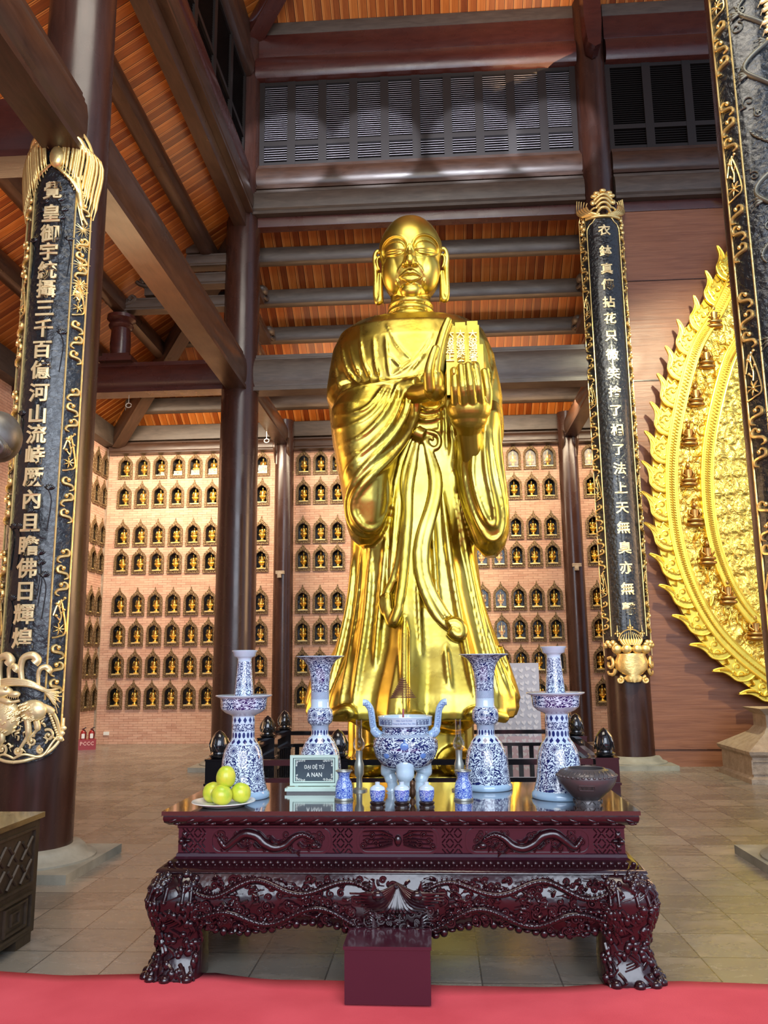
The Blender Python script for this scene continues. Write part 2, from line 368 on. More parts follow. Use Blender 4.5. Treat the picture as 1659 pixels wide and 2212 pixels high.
def put(loc, rz, lab, flab, grp, dark=False):
    global usedn
    fl = Vector(loc)+Matrix.Rotation(rz, 3, 'Z') @ Vector((0, .10, .092))
    if not usedn[0]:
        usedn[0] = True; a, f = n0, f0; a.location = loc; a.rotation_euler.z = rz; f.location = fl; f.rotation_euler.z = rz
    else:
        a = copy_tree(n0, loc, rz); f = f0.copy(); COL.objects.link(f); f.location = fl; f.rotation_euler.z = rz
    a['label'] = lab; f['label'] = flab; a['group'] = 'bronze niches '+grp; f['group'] = 'gold figurines '+grp
    return f
for cols, where, grp in ((bay_l, 'left of the tall left pillar', 'left of the left pillar'), (bay_g, 'between tall and slim left pillars', 'beside the slim left pillar'),
                         (bay_m, "left of the statue's robe", 'left of the statue'), (bay_r, "right of the statue's robe", 'right of the statue'), (bay_x, 'between slim right pillar and couplet board', 'beside the couplet board')):
    for i, x in enumerate(cols):
        for j, z in enumerate(rows):
            cn = '' if len(cols) == 1 else ', '+ORD[i+1]+' from left'
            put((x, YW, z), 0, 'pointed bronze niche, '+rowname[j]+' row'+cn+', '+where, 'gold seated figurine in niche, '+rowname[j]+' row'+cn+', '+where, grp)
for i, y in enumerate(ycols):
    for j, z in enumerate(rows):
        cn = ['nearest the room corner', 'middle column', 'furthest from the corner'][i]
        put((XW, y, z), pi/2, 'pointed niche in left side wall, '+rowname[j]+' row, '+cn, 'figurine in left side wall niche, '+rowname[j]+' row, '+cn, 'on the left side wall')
# ------------------------------------------------------------------ pillars
def pillar(x, y, r0, r1, h, label, base=True, zb=.17):
    t = thing('pillar', label, 'pillar', (x, y, 0))
    b = MB(); N = 14
    b.lathe([(r0-(r0-r1)*(k/N)**1.3, zb+(h-zb)*k/N) for k in range(N+1)], 48); b.build('shaft', DW, t)
    if base:
        s = MB(); s.box(-.56, .56, -.56, .56, 0, .07); s.lathe([(.52, .07), (.52, .085), (.50, .10), (.45, .115), (.43, .15), (.40, .175), (.001, .18)], 48); s.build('stone_base', STONE, t)
    return t
pillar(XL-.06, Y1, .33, .29, 14.5, 'near left dark pillar behind the gold-framed black couplet board')
pillar(XL, Y2, .345, .27, 14, 'dark glossy pillar standing left of the golden statue')
pillar(XR, Y2, .345, .27, 14, 'dark pillar carrying the couplet board right of the statue')
pillar(XR+.02, Y1, .355, .335, 14.5, 'dark pillar at right edge of the photo beside carved board')
pillar(-3.22, 17.35, .215, .20, 6.9, 'slim brown pillar by the brick wall left of the statue', zb=.05, base=False)
pillar(2.90, 17.35, .215, .20, 6.9, 'slim brown pillar by the brick wall right of the statue', zb=.05, base=False)
# ------------------------------------------------------------------ beams
def xsec(w, h, kind):
    """half-outline of a beam, y = width, z = height"""
    if kind == 'cres': P = [(.50, 0), (.5, .10), (.42, .12), (.42, .15), (.49, .22), (.52, .40), (.52, .62), (.47, .80), (.40, .86), (.40, .90), (.33, .92), (.33, 1.0)]
    elif kind == 'round': P = [(.20, 0), (.38, .06), (.5, .22), (.52, .5), (.48, .74), (.38, .92), (.2, 1)]
    else: P = [(.48, 0), (.5, .04), (.5, .96), (.46, 1)]
    Q = [(a*w, (b-.5)*h) for a, b in P]; return Q+[(-a, b) for a, b in Q[::-1]]
def beam(p0, p1, w, h, label, kind='cres', m=None, cat='beam', name='roof_beam', group=None):
    p0, p1 = Vector(p0), Vector(p1); T = (p1-p0); L = T.length; T.normalize(); side = Vector((0, 0, 1)).cross(T).normalized(); upv = T.cross(side)
    S = xsec(w, h, kind); rings = [[Vector((t, 0, 0))+Vector((0, a, b)) for a, b in S] for t in (0, L)]
    b = MB(); b.loft(rings); o = b.build(name, m or DWX, ang=30)
    M = Matrix(((T.x, side.x, upv.x, p0.x), (T.y, side.y, upv.y, p0.y), (T.z, side.z, upv.z, p0.z), (0, 0, 0, 1))); o.matrix_world = M
    return tag(o, label, cat, group)
ZT = 6.60
beam((XL+.25, Y2, ZT), (XR-.28, Y2, ZT), .34, .66, 'horizontal tie beam behind the statue at chest height', m=DUST)
beam((XW, Y2, ZT), (XL-.25, Y2, ZT), .34, .56, 'reddish tie beam running left from the tall left pillar', m=RED)
beam((XL, Y1+.25, ZT), (XL, Y2-.27, ZT), .34, .66, 'long tie beam between the two left pillars, running away')
beam((XL, -1, ZT), (XL, Y1-.26, ZT), .34, .66, 'tie beam at top left running toward the viewer')
beam((XW, Y1, ZT+.1), (XL-.28, Y1, ZT+.1), .34, .66, 'short reddish beam at left edge above the couplet board', m=RED)
beam((-3.25, Y2+.25, ZT-.05), (-3.25, YW-.3, ZT-.05), .26, .46, 'tie beam from left pillar back to the slim left pillar')
beam((2.95, Y2+.25, ZT-.05), (2.95, YW-.3, ZT-.05), .26, .46, 'tie beam from right pillar back to the slim right pillar')
for x, w in ((-3.25, 'left'), (2.92, 'right')):
    b = MB(); b.box(x-.13, x+.13, YW-.6, YW-.22, 5.9, 6.36); b.tube(crom([(x-.15, YW-.68, 6.45), (x-.15, YW-.72, 6.25), (x-.15, YW-.60, 6.1), (x-.15, YW-.52, 5.95)], 5), .03, 6)
    b.tube(crom([(x+.15, YW-.68, 6.45), (x+.15, YW-.72, 6.25), (x+.15, YW-.60, 6.1), (x+.15, YW-.52, 5.95)], 5), .03, 6)
    tag(b.build('carved_bracket', DWX), 'carved dark bracket on top of the slim '+w+' pillar', 'bracket')
# roofs
SL = .68; ZR = 6.95
def quad_roof(name, P, m, th=.06):
    b = MB(); n = len(P); b.add([Vector(p) for p in P]+[Vector(p)+Vector((0, 0, th)) for p in P], [tuple(range(n)), tuple(range(2*n-1, n-1, -1))]+[(i, (i+1) % n, n+(i+1) % n, n+i) for i in range(n)])
    return tag(b.build(name, m, smooth=False), kind='structure')
ZH = ZR+SL*(YW-Y2)
quad_roof('ceiling_rear', [(XW, YW, ZR), (9, YW, ZR), (9, Y2, ZH), (XL-.0-(0), Y2, ZH), (XW+(YW-Y2), Y2, ZH)], PLX)
hx = XW+(YW-Y2)
quad_roof('ceiling_left', [(XW, YW, ZR), (hx, Y2, ZH), (hx, -9, ZH), (XW, -9, ZR)], PLY)
UP = 13.5
quad_roof('ceiling_upper', [(XL, Y2, UP), (9, Y2, UP), (9, 4, UP+SL*9.6), (XL+9.6, 4, UP+SL*9.6)], PLX)
quad_roof('ceiling_upper_left', [(XL, Y2, UP), (XL+9.6, 4, UP+SL*9.6), (XL+9.6, -9, UP+SL*9.6), (XL, -9, UP)], PLY)
tag(MB().box(-14, 14, -12, 24, 21.2, 21.4).build('ceiling_top', DW, smooth=False), kind='structure')
# purlins of the rear slope
def zr(y): return ZR+SL*(YW-y)
for k, y in enumerate((14.25, 14.98, 15.68, 16.38, 17.08)):
    beam((hx-(y-Y2)-.05, y, zr(y)-.19), (9, y, zr(y)-.19), .26, .33, 'dark roof purlin behind the statue, '+['topmost', 'second from top', 'third from top', 'fourth from top', 'lowest'][k]+' of five', 'round', DUST, name='roof_purlin', group='purlins of the rear roof slope')
beam((XW+.1, YW-.16, 6.78), (9, YW-.16, 6.78), .24, .34, 'upper wall plate beam along the top of the brick wall', 'flat', DUST)
beam((XW+.1, YW-.14, 6.46), (9, YW-.14, 6.46), .20, .26, 'lower wall plate beam directly above the niche rows', 'cres', DWX)
beam((XW+.14, -2, 6.70), (XW+.14, YW-.3, 6.70), .24, .44, 'wall plate beam along the top of the left side wall', 'flat', DUST)
for k, x in enumerate((-3.98, -4.75, -5.52, -6.30)):
    yend = YW-(x-XW)-.0
    beam((x, -2, ZR+SL*(x-XW)-.19), (x, yend, ZR+SL*(x-XW)-.19), .26, .34, 'long purlin under the left roof slope, '+['highest', 'second highest', 'third highest', 'lowest'][k]+' of four', 'round', DWX, name='roof_purlin', group='purlins of the left roof slope')
beam((XL-.05, Y2+.05, ZH-.42), (XW+.25, YW-.2, ZR-.30), .26, .46, 'diagonal hip rafter running down into the room corner', 'cres', DWX, name='hip_rafter')
# little truss left of the tall left pillar
TX = -5.5
t = thing('queen_post', 'short turned post on the reddish tie beam', 'post', (TX, Y2, 6.86))
b = MB(); b.box(-.30, .30, -.24, .24, .02, .10); b.box(-.24, .24, -.2, .2, .10, .17); b.build('post_foot', RED, t)
b = MB(); b.lathe([(.17, .15), (.18, .4), (.165, .68), (.20, .70), (.22, .74), (.20, .78), (.17, .8), (.25, .86), (.25, .92), (.18, .95)], 28, cap=True); b.build('post_shaft', RED, t)
def truss(x0, z, w): return beam((x0, Y2, z), (XL-.2, Y2, z), .24, .24, w, 'cres', DUST, name='stacked_beam', group='stacked truss beams left of the pillar')
truss(TX, 7.98, 'longest stacked truss beam, resting on the short turned post')
for k, z in enumerate((8.42, 8.78)): truss(-4.45+.12*k, z, ['middle', 'uppermost'][k]+' short stacked truss beam behind the left pillar')
def dragon(x, z, lab):
    t = thing('dragon_bracket', lab, 'bracket', (x, Y2, z)); b = MB()
    b.box(-.12, .12, -.1, .1, -.14, .02); b.sphere((0, 0, .08), (.2, .12, .09), 12, 7)
    for s in (-1, 1):
        b.tube(crom([(s*.05, -.11, .02), (s*.2, -.11, .06), (s*.27, -.11, .14), (s*.21, -.11, .19), (s*.16, -.11, .14), (s*.20, -.11, .11)], 5), [.035]*10+[.03]*16, 6)
    for k in range(5): b.sphere((-.16+.08*k, -.1, .11+.04*sin(k*1.4)), .035, 8, 5)
    b.build('carving', DUST, t); return t
dragon(TX, 7.94, 'scroll-carved bracket capping the short turned post'); dragon(-4.95, 8.28, 'scroll-carved bracket in middle of the left truss'); dragon(-4.22, 9.06, 'scroll-carved bracket high beside the left pillar')
# same stacked beams behind the statue bay, running to the rear
for x, s, w in ((-3.25, 1, 'left'), (2.95, -1, 'right')):
    for k, (ya, z) in enumerate(((16.3, 7.45), (15.4, 8.02), (14.7, 8.55))):
        beam((x, Y2+.2, z), (x, ya, z), .2, .22, ['long', 'middle', 'short'][k]+' stepped truss beam under the rear roof, '+w+' side', 'cres', DWX, name='stacked_beam', group='stepped truss beams of the rear roof, '+w)
        b = MB(); b.sphere((x+s*.06, ya-.05, z+.15), (.12, .16, .09), 10, 6); b.tube(crom([(x+s*.1, ya-.1, z), (x+s*.13, ya+.1, z+.03), (x+s*.13, ya+.17, z+.13), (x+s*.1, ya+.08, z+.16)], 5), .03, 6)
        tag(b.build('scroll_bracket', DUST), ['lowest', 'middle', 'uppermost'][k]+' scroll bracket under the '+w+' end of the purlins', 'bracket')
# ------------------------------------------------------------------ clerestory
def xb(x0, x1, z0, z1, lab, kind='cres', m=DWX, d=.34, y=Y2):
    return beam((x0, y, (z0+z1)/2), (x1, y, (z0+z1)/2), d, z1-z0, lab, kind, m, name='clerestory_beam')
for a, c, w in ((XL+.2, XR-.25, 'middle bay'), (XR+.28, 9, 'right bay')):
    L = {'middle bay': 'above the statue', 'right bay': 'above the wooden wall'}[w]
    xb(a, c, 13.28, 13.55, 'pale flat beam under the uppermost boards '+L, 'flat', DUST, .2)
    xb(a, c, 12.80, 13.28, 'deep red-brown beam '+L, 'flat', RED, .24)
    xb(a, c, 12.30, 12.80, 'rounded beam directly over the shutters '+L, 'round', RED, .44)
    xb(a, c, 10.08, 10.58, 'moulded beam under the shutters '+L, 'cres', DWX, .32)
    xb(a, c, 9.55, 10.06, 'broad dusty beam '+L+', lowest of the stack', 'cres', DUST, .46)
    xb(a, c, 9.36, 9.55, 'thin board under the beam stack '+L, 'flat', RED, .2)
LOUV = mat('daylit_louver_slats', (.50, .48, .52), .4); SHUT = mat('near_black_shutter_wood', (.009, .006, .005), .45)  # slat colour lifted to stand for daylight falling on them
def shutters(name, n, x0, x1, lab, dark=False, rot=None):
    t = thing(name, lab, 'shutters', (0, 0, 0)); t['kind'] = 'thing'
    z0, z1 = 10.55, 12.35; w = (x1-x0)/n; fr = MB(); fr.box(x0, x1, .03, .06, z0, z1)
    for k in range(n+1): x = x0+w*k; fr.box(x-.075, x+.075, -.06, .05, z0, z1)
    fr.box(x0, x1, -.05, .05, z0, z0+.11); fr.box(x0, x1, -.05, .05, z1-.12, z1); fr.box(x0, x1, -.055, .05, z0+.44, z0+.53)
    fr.build('frame', SHUT, t, smooth=False)
    for k in range(n):
        for za, zb, nm in ((z0+.11, z0+.44, 'lower_louver'), (z0+.53, z1-.12, 'upper_louver')):
            b = MB(); m = int((zb-za)/.042); xa = x0+w*k+.075; xc = x0+w*(k+1)-.075
            for q in range(m):
                z = za+(q+.5)*(zb-za)/m; b.add([(xa, -.03, z-.019), (xc, -.03, z-.019), (xc, .012, z+.012), (xa, .012, z+.012), (xa, .012, z+.018), (xc, .012, z+.018), (xc, -.03, z-.013), (xa, -.03, z-.013)], [(0, 1, 2, 3), (4, 5, 6, 7), (0, 7, 6, 1), (3, 2, 5, 4)])
            b.build(nm, SHUT if dark else LOUV, t, smooth=False)  # unlit rows get near-black slats, their shade put into the colour
    return t
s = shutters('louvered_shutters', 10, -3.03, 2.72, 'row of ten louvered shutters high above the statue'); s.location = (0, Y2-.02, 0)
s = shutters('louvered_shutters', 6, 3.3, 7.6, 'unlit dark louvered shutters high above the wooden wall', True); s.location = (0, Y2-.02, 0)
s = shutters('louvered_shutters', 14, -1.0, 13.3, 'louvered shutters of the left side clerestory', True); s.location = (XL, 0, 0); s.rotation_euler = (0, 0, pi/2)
for z0, z1, lab, k, m, d in ((12.80, 13.40, 'flat beam over the left side clerestory', 'flat', DWX, .24), (12.3, 12.8, 'rounded beam over the left side clerestory', 'round', DWX, .4), (10.08, 10.58, 'moulded beam under the left side clerestory', 'cres', RED, .32), (9.55, 10.06, 'broad beam at the foot of the left side clerestory', 'cres', DWX, .46), (9.3, 9.55, 'board under the left side clerestory beams', 'flat', DWX, .22)):
    beam((XL, -2, (z0+z1)/2), (XL, Y2-.28, (z0+z1)/2), d, z1-z0, lab, k, m, name='clerestory_beam')
beam((XL, Y2, UP-.25), (XL+5, Y2-5, UP-.25+SL*5), .3, .42, 'diagonal hip rafter rising from the left pillar top', 'cres', RED, name='hip_rafter')
b = MB(); b.prism([(-.16, 14.5), (.16, 14.5), (.16, 12.75), (.12, 12.3), (.02, 12.25), (-.10, 12.35), (-.14, 12.8)], Y2-.62, Y2-.3, lambda x, z, d: (XR-.02+x, d, z))
tag(b.build('corbel', RED), 'reddish carved corbel on the upper part of the right pillar', 'corbel')
# ------------------------------------------------------------------ the statue
def remesh(b, name, m, parent, vox, smooth=2, fac=.5):
    me = bpy.data.meshes.new('t'); me.from_pydata(b.v, [], b.f)
    o = bpy.data.objects.new('t', me); COL.objects.link(o)
    md = o.modifiers.new('r', 'REMESH'); md.mode = 'VOXEL'; md.voxel_size = vox; md.use_smooth_shade = True
    if smooth: s = o.modifiers.new('s', 'SMOOTH'); s.iterations = smooth; s.factor = fac
    bpy.context.view_layer.update()
    nm = bpy.data.meshes.new_from_object(o.evaluated_get(bpy.context.evaluated_depsgraph_get()))
    bpy.data.objects.remove(o); bpy.data.meshes.remove(me); nm.name = name; nm.materials.clear(); nm.materials.append(m); nm.shade_smooth()
    q = bpy.data.objects.new(name, nm); COL.objects.link(q)
    if parent: q.parent = parent; q.matrix_parent_inverse = Matrix.Translation(-parent.location)
    return q
def ellring(cx, cy, z, rx, yf, yb, n=56, p=2.3, fn=None):
    out = []
    for k in range(n):
        q = 2*pi*k/n; c, s = cos(q), sin(q); e = 2/p
        x = abs(c)**e*(1 if c > 0 else -1)*rx; y = abs(s)**e*(yb if s > 0 else -yf)
        if fn: g = fn(q, z); x *= g; y *= g
        out.append(Vector((cx+x, cy+y, z)))
    return out
YS = 9.5
ST = thing('golden_monk_statue', 'giant golden standing monk statue holding scripture tablets, behind the altar table', 'statue', (-.27, YS, 0))
def trunk(tab, n=96, sub=5, p=2.25, foldamp=None, yc=YS):
    rows = []
    for i in range(len(tab)-1):
        a, c = tab[i], tab[i+1]
        for k in range(sub): rows.append(tuple(lerp(u, v, k/sub) for u, v in zip(a, c)))
    rows.append(tab[-1]); rings = []
    for py, xl, xr, yf, yb in rows:
        A = at(xl, py, yc); B_ = at(xr, py, yc); z = (A.z+B_.z)/2
        rings.append(ellring((A.x+B_.x)/2, yc, z, (B_.x-A.x)/2, yf, yb, n, p, foldamp))
    return rings
def skirtfold(q, z):
    t = max(0, min(1, (4.2-z)/3.2)); back = .5+.5*max(0, -sin(q))
    return 1+t**1.3*(.066*sin(11*q+.6+.5*sin(3*q))+.034*sin(19*q+1.1+z*.3))*back
TAB = [(690, 852, 924, .10, .24), (693, 842, 934, .20, .28), (697, 822, 956, .30, .34), (700, 790, 990, .37, .40), (707, 764, 1018, .44, .46), (726, 736, 1045, .53, .5), (760, 720, 1060, .60, .52), (810, 711, 1069, .63, .53),
       (880, 711, 1077, .62, .53), (960, 720, 1078, .56, .52), (1050, 742, 1068, .54, .5), (1130, 758, 1040, .54, .5), (1200, 757, 1029, .55, .5), (1280, 751, 1038, .60, .52), (1340, 741, 1055, .65, .58),
       (1400, 722, 1077, .73, .66), (1450, 696, 1097, .82, .76), (1495, 672, 1112, .90, .86), (1530, 664, 1115, .94, .92), (1548, 672, 1108, .93, .9)]
vb = MB(); vb.loft(trunk(TAB, foldamp=skirtfold))
# lower robe and feet under the hem
A = at(752, 1560, YS).x; Bx = at(1022, 1560, YS).x; cxx = (A+Bx)/2; rr = (Bx-A)/2
vb.loft([ellring(cxx, YS, z, r, r*.62, r*.62, 72, 2.3, lambda q, z: 1+.02*sin(17*q)) for z, r in ((1.35, rr*.95), (.95, rr), (.66, rr*1.0), (.54, rr*1.06), (.50, rr*1.08))])
for s, px in ((-1, 800), (1, 985)):
    c = at(px, 1625, 9.0); vb.sphere((c.x, 8.98, .60), (.20, .42, .15), 20, 12)
# sleeves: (py, left px, right px, depth of the front, depth of the back)
def bag(tab, n=48, sub=4, p=2.4):
    rows = []
    for a, c in zip(tab, tab[1:]):
        for k in range(sub): rows.append(tuple(lerp(u, v, k/sub) for u, v in zip(a, c)))
    rows.append(tab[-1]); R_ = []
    for py, xl, xr, y0, y1 in rows:
        yc = (y0+y1)/2; ye = y0+.3*(y1-y0); A = at(xl, py, ye); B_ = at(xr, py, ye)
        R_.append(ellring((A.x+B_.x)/2, yc, (A.z+B_.z)/2, (B_.x-A.x)/2, (y1-y0)/2, (y1-y0)/2, n, p))
    return R_
SLL = [(822, 800, 895, 8.86, 9.0), (830, 752, 914, 8.78, 9.2), (845, 730, 916, 8.68, 9.4), (880, 712, 911, 8.60, 9.5), (930, 714, 892, 8.58, 9.5), (985, 722, 862, 8.58, 9.5), (1040, 732, 848, 8.58, 9.45), (1090, 740, 843, 8.62, 9.4), (1135, 747, 834, 8.68, 9.35), (1160, 756, 822, 8.78, 9.25), (1178, 775, 805, 8.92, 9.1)]
SLR = [(872, 1035, 1078, 8.9, 9.4), (900, 1000, 1086, 8.72, 9.5), (950, 986, 1086, 8.68, 9.5), (1010, 982, 1092, 8.68, 9.5), (1060, 993, 1099, 8.68, 9.45), (1110, 1006, 1103, 8.70, 9.4), (1150, 1018, 1101, 8.74, 9.35), (1180, 1030, 1092, 8.8, 9.25), (1203, 1048, 1074, 8.92, 9.1)]
vb.loft(bag(SLL)); vb.loft(bag(SLR))
P0 = at(730, 872, 9.25); P1 = at(795, 850, 8.9); P2 = at(905, 838, 8.72)
vb.tube(crom([at(790, 735, 9.5), at(758, 800, 9.42), at(752, 866, 9.15), at(800, 858, 8.92), at(905, 838, 8.74)], 5), [.26]*5+[.24]*5+[.21]*4+[.17]*3+[.14]*4, 20)
vb.tube(crom([at(1000, 735, 9.5), at(1030, 800, 9.42), at(1044, 880, 9.25), at(1046, 940, 9.1), at(1030, 975, 8.95)], 5), [.26]*5+[.235]*5+[.22]*11, 20)
# flying hem corners
vb.loft([ellring(at(694, y, 9.8).x, 9.8, at(690, y, 9.8).z, r, .28, .28, 24) for y, r in ((1425, .02), (1470, .13), (1515, .20), (1550, .14))])
CT = []
for py, x0, x1 in ((1395, 1076, 1084), (1440, 1080, 1104), (1480, 1084, 1118), (1508, 1088, 1126), (1530, 1086, 1112), (1548, 1082, 1096)):
    a = at(x0, py, 9.35); c = at(x1, py, 9.35); CT.append(ellring((a.x+c.x)/2, 9.45, a.z, max(.02, (c.x-a.x)/2), .33, .3, 24, 2.0))
vb.loft(CT)
bvh = BVHTree.FromPolygons([Vector(v) for v in vb.v], [f for f in vb.f if len(f) < 200])
def hit(px, py):
    d = ray(px, py).normalized(); h = bvh.ray_cast(CAM, d)
    if h[0] is None or h[0].y > 10.2: return at(px, py, 9.3), Vector((0, -1, 0))
    n = h[1] if h[1].dot(d) < 0 else -h[1]; return h[0], n
def ridge(b, P, r, off=-.25, flat=1, n=7, taper=True, seg=10):
    pts = crom([(p[0], p[1], 0) for p in P], n); Q = []
    for i, p in enumerate(pts):
        l, nn = hit(p.x, p.y); Q.append((l, nn))
    # smooth depth along the stroke
    L = [q[0] for q in Q]
    for _ in range(14): L = [L[0]]+[(L[i-1]+L[i]*2+L[i+1])/4 for i in range(1, len(L)-1)]+[L[-1]]
    m = len(L); R_ = []
    for i in range(m):
        t = i/(m-1); R_.append(r*((.35+.65*min(1, min(t, 1-t)*6)) if taper else 1))
    b.tube([l+Vector((0, -1, .1)).normalized()*(off*r) for l in L], R_, seg, flat, up=(0, 1, .05))
# drapery ridges traced over the robe
FOLD = [([(905, 832), (902, 880), (885, 932), (845, 988), (797, 1030), (764, 1075), (764, 1112), (788, 1142), (815, 1138), (834, 1104)], .075),
 ([(893, 822), (884, 880), (858, 932), (815, 980), (772, 1025), (748, 1075), (752, 1125), (775, 1158), (805, 1160)], .045),
 ([(878, 822), (862, 880), (838, 925), (795, 968), (757, 1000), (738, 1040)], .04), ([(862, 822), (845, 868), (815, 912), (772, 950), (730, 965)], .04),
 ([(846, 826), (826, 868), (790, 905), (745, 925), (718, 925)], .036), ([(830, 832), (805, 872), (770, 893), (722, 898)], .03),
 ([(722, 1012), (745, 1016), (780, 992)], .025), ([(735, 1058), (748, 1060), (765, 1046)], .022), ([(720, 985), (742, 992), (775, 975)], .025),
 ([(724, 872), (738, 850), (782, 833), (850, 824), (914, 808)], .03), ([(838, 1030), (838, 1080), (828, 1130), (812, 1162)], .035), ([(905, 815), (914, 840), (908, 868)], .03),
 # right sleeve
 ([(1036, 900), (1024, 960), (1020, 1030), (1036, 1090), (1054, 1128), (1068, 1138), (1068, 1100), (1052, 1030), (1046, 960), (1048, 915)], .045),
 ([(1004, 930), (1000, 1000), (1010, 1070), (1032, 1130), (1056, 1168), (1080, 1160), (1090, 1120), (1080, 1060), (1066, 990), (1062, 925)], .05),
 ([(990, 945), (986, 1010), (998, 1080), (1020, 1140), (1040, 1190), (1070, 1195), (1094, 1160)], .045), ([(1078, 880), (1078, 960), (1090, 1050), (1098, 1120)], .035),
 # shoulders, lapels
 ([(812, 676), (806, 730), (812, 790), (820, 826)], .022), ([(832, 668), (834, 730), (838, 780), (843, 815)], .026), ([(836, 700), (852, 735), (872, 762), (890, 776)], .018),
 ([(944, 680), (930, 735), (900, 775), (870, 797), (845, 812)], .022), ([(838, 765), (852, 778), (866, 792)], .02), ([(918, 760), (905, 780), (884, 805)], .018),
 ([(737, 735), (744, 785), (762, 825), (792, 838)], .03), ([(752, 722), (762, 780), (784, 828)], .02), ([(778, 702), (780, 760), (792, 800), (806, 832)], .022), ([(722, 770), (725, 815), (735, 845)], .02),
 ([(1066, 790), (1060, 830), (1050, 860)], .03), ([(1044, 735), (1058, 790), (1056, 840)], .02),
 # waist
 ([(893, 868), (915, 888), (948, 884), (968, 862)], .03), ([(890, 900), (920, 910), (960, 898)], .03), ([(888, 925), (915, 938), (960, 926)], .035), ([(960, 850), (964, 900), (966, 985)], .035), ([(948, 850), (950, 900), (951, 940)], .02),
 ([(974, 905), (985, 960), (975, 1020)], .035),
 # skirt
 ([(764, 1195), (757, 1290), (728, 1420), (700, 1530)], .05), ([(782, 1188), (775, 1300), (752, 1430), (732, 1540)], .05), ([(802, 1186), (794, 1320), (775, 1440), (760, 1552)], .06),
 ([(835, 1150), (826, 1260), (812, 1400), (806, 1560)], .05), ([(858, 1060), (850, 1160), (842, 1260)], .04), ([(874, 1330), (872, 1450), (874, 1560)], .065), ([(900, 1240), (908, 1380), (914, 1560)], .035),
 ([(962, 1395), (968, 1470), (984, 1562)], .05), ([(955, 1060), (968, 1180), (986, 1300), (1010, 1420), (1032, 1540)], .06), ([(978, 1030), (996, 1130), (1018, 1260), (1050, 1400), (1078, 1500)], .06),
 ([(1000, 1120), (1016, 1200), (1040, 1320), (1080, 1440), (1106, 1505)], .05), ([(935, 1120), (940, 1240), (950, 1340)], .03), ([(890, 960), (888, 1020), (884, 1070)], .03),
 ([(1090, 1440), (1108, 1490), (1122, 1512), (1100, 1548)], .035), ([(690, 1470), (674, 1510), (684, 1548)], .03)]
rb = MB(); rb.v = list(vb.v); rb.f = list(vb.f)
for P, r in FOLD: ridge(rb, P, r*.72, -.12 if r > .031 else .25)
# rolled wavy hem
HEM = [(676, 1540), (706, 1548), (735, 1540), (752, 1530), (764, 1548), (790, 1566), (830, 1570), (872, 1560), (905, 1556), (950, 1566), (990, 1572), (1014, 1560), (1024, 1540), (1044, 1536), (1066, 1546), (1092, 1550)]
ridge(rb, HEM, .062, .1, taper=False, n=6)
for P in ([(722, 1552), (732, 1536), (748, 1530), (762, 1540), (756, 1552), (744, 1550)], [(1000, 1564), (1008, 1544), (1026, 1536), (1040, 1546), (1032, 1557), (1020, 1555)], [(876, 1562), (886, 1550), (902, 1546), (920, 1554)]): ridge(rb, P, .038, .4)
remesh(rb, 'robe', GOLD, ST, .0165, 3)
# sash
sb_ = MB()
for P, r, fl in (([(897, 936), (884, 985), (870, 1040), (877, 1095), (870, 1150), (863, 1205), (850, 1255), (832, 1288), (822, 1310)], .050, .6), ([(905, 942), (893, 1000), (882, 1060), (882, 1120), (876, 1180), (872, 1240), (864, 1300), (852, 1345)], .062, .6),
                 ([(838, 1270), (836, 1310), (846, 1350), (856, 1335), (868, 1290)], .06, .7), ([(828, 1285), (824, 1310), (838, 1335)], .045, .8),
                 ([(914, 945), (930, 1000), (938, 1050), (926, 1105), (907, 1160), (902, 1220), (916, 1280), (944, 1335), (975, 1365)], .06, .6), ([(922, 948), (942, 1010), (948, 1060), (936, 1112), (920, 1170), (917, 1230), (934, 1280), (962, 1328), (992, 1352)], .055, .6),
                 ([(975, 1362), (990, 1378), (998, 1362), (984, 1346), (968, 1352)], .075, .9), ([(897, 934), (905, 940), (916, 944)], .085, 1), ([(906, 932), (930, 934), (948, 942), (950, 962), (938, 972), (922, 962), (910, 944)], .034, 1), ([(912, 938), (928, 944), (938, 954)], .022, 1)):
    ridge(sb_, P, r, .55, fl, 7, r < .07)
remesh(sb_, 'sash', GOLD, ST, .014, 2)
# --- head
hc = at(887, 553, 9.42); TI = Matrix.Rotation(radians(13), 3, 'X')
hb = MB()
hb.sphere((0, .03, .08), (.388, .42, .41), 80, 50); hb.sphere((0, -.035, -.13), (.362, .345, .37), 80, 50); hb.sphere((0, .04, .33), (.26, .30, .16), 60, 36)
for s in (-1, 1): hb.sphere((s*.16, -.185, -.17), (.185, .16, .24), 48, 30)
hb.sphere((0, -.16, -.36), (.20, .18, .13), 48, 28)
hbv = BVHTree.FromPolygons([Vector(v) for v in hb.v], hb.f)
def fy(x, z):
    h = hbv.ray_cast(Vector((x, -2, z)), Vector((0, 1, 0))); return h[0].y if h[0] else -.2
def fl(P, r, off, n=6, seg=10, flat=1):
    q = crom([(p[0], 0, p[1]) for p in P], n); m = len(q)
    R_ = [r]*m if isinstance(r, (int, float)) else [interp([(i/(len(r)-1), v) for i, v in enumerate(r)], k/(m-1))[0] for k in range(m)]
    hb.tube([Vector((p.x, fy(p.x, p.z)-off, p.z)) for p in q], R_, seg, flat, up=(0, 1, 0))
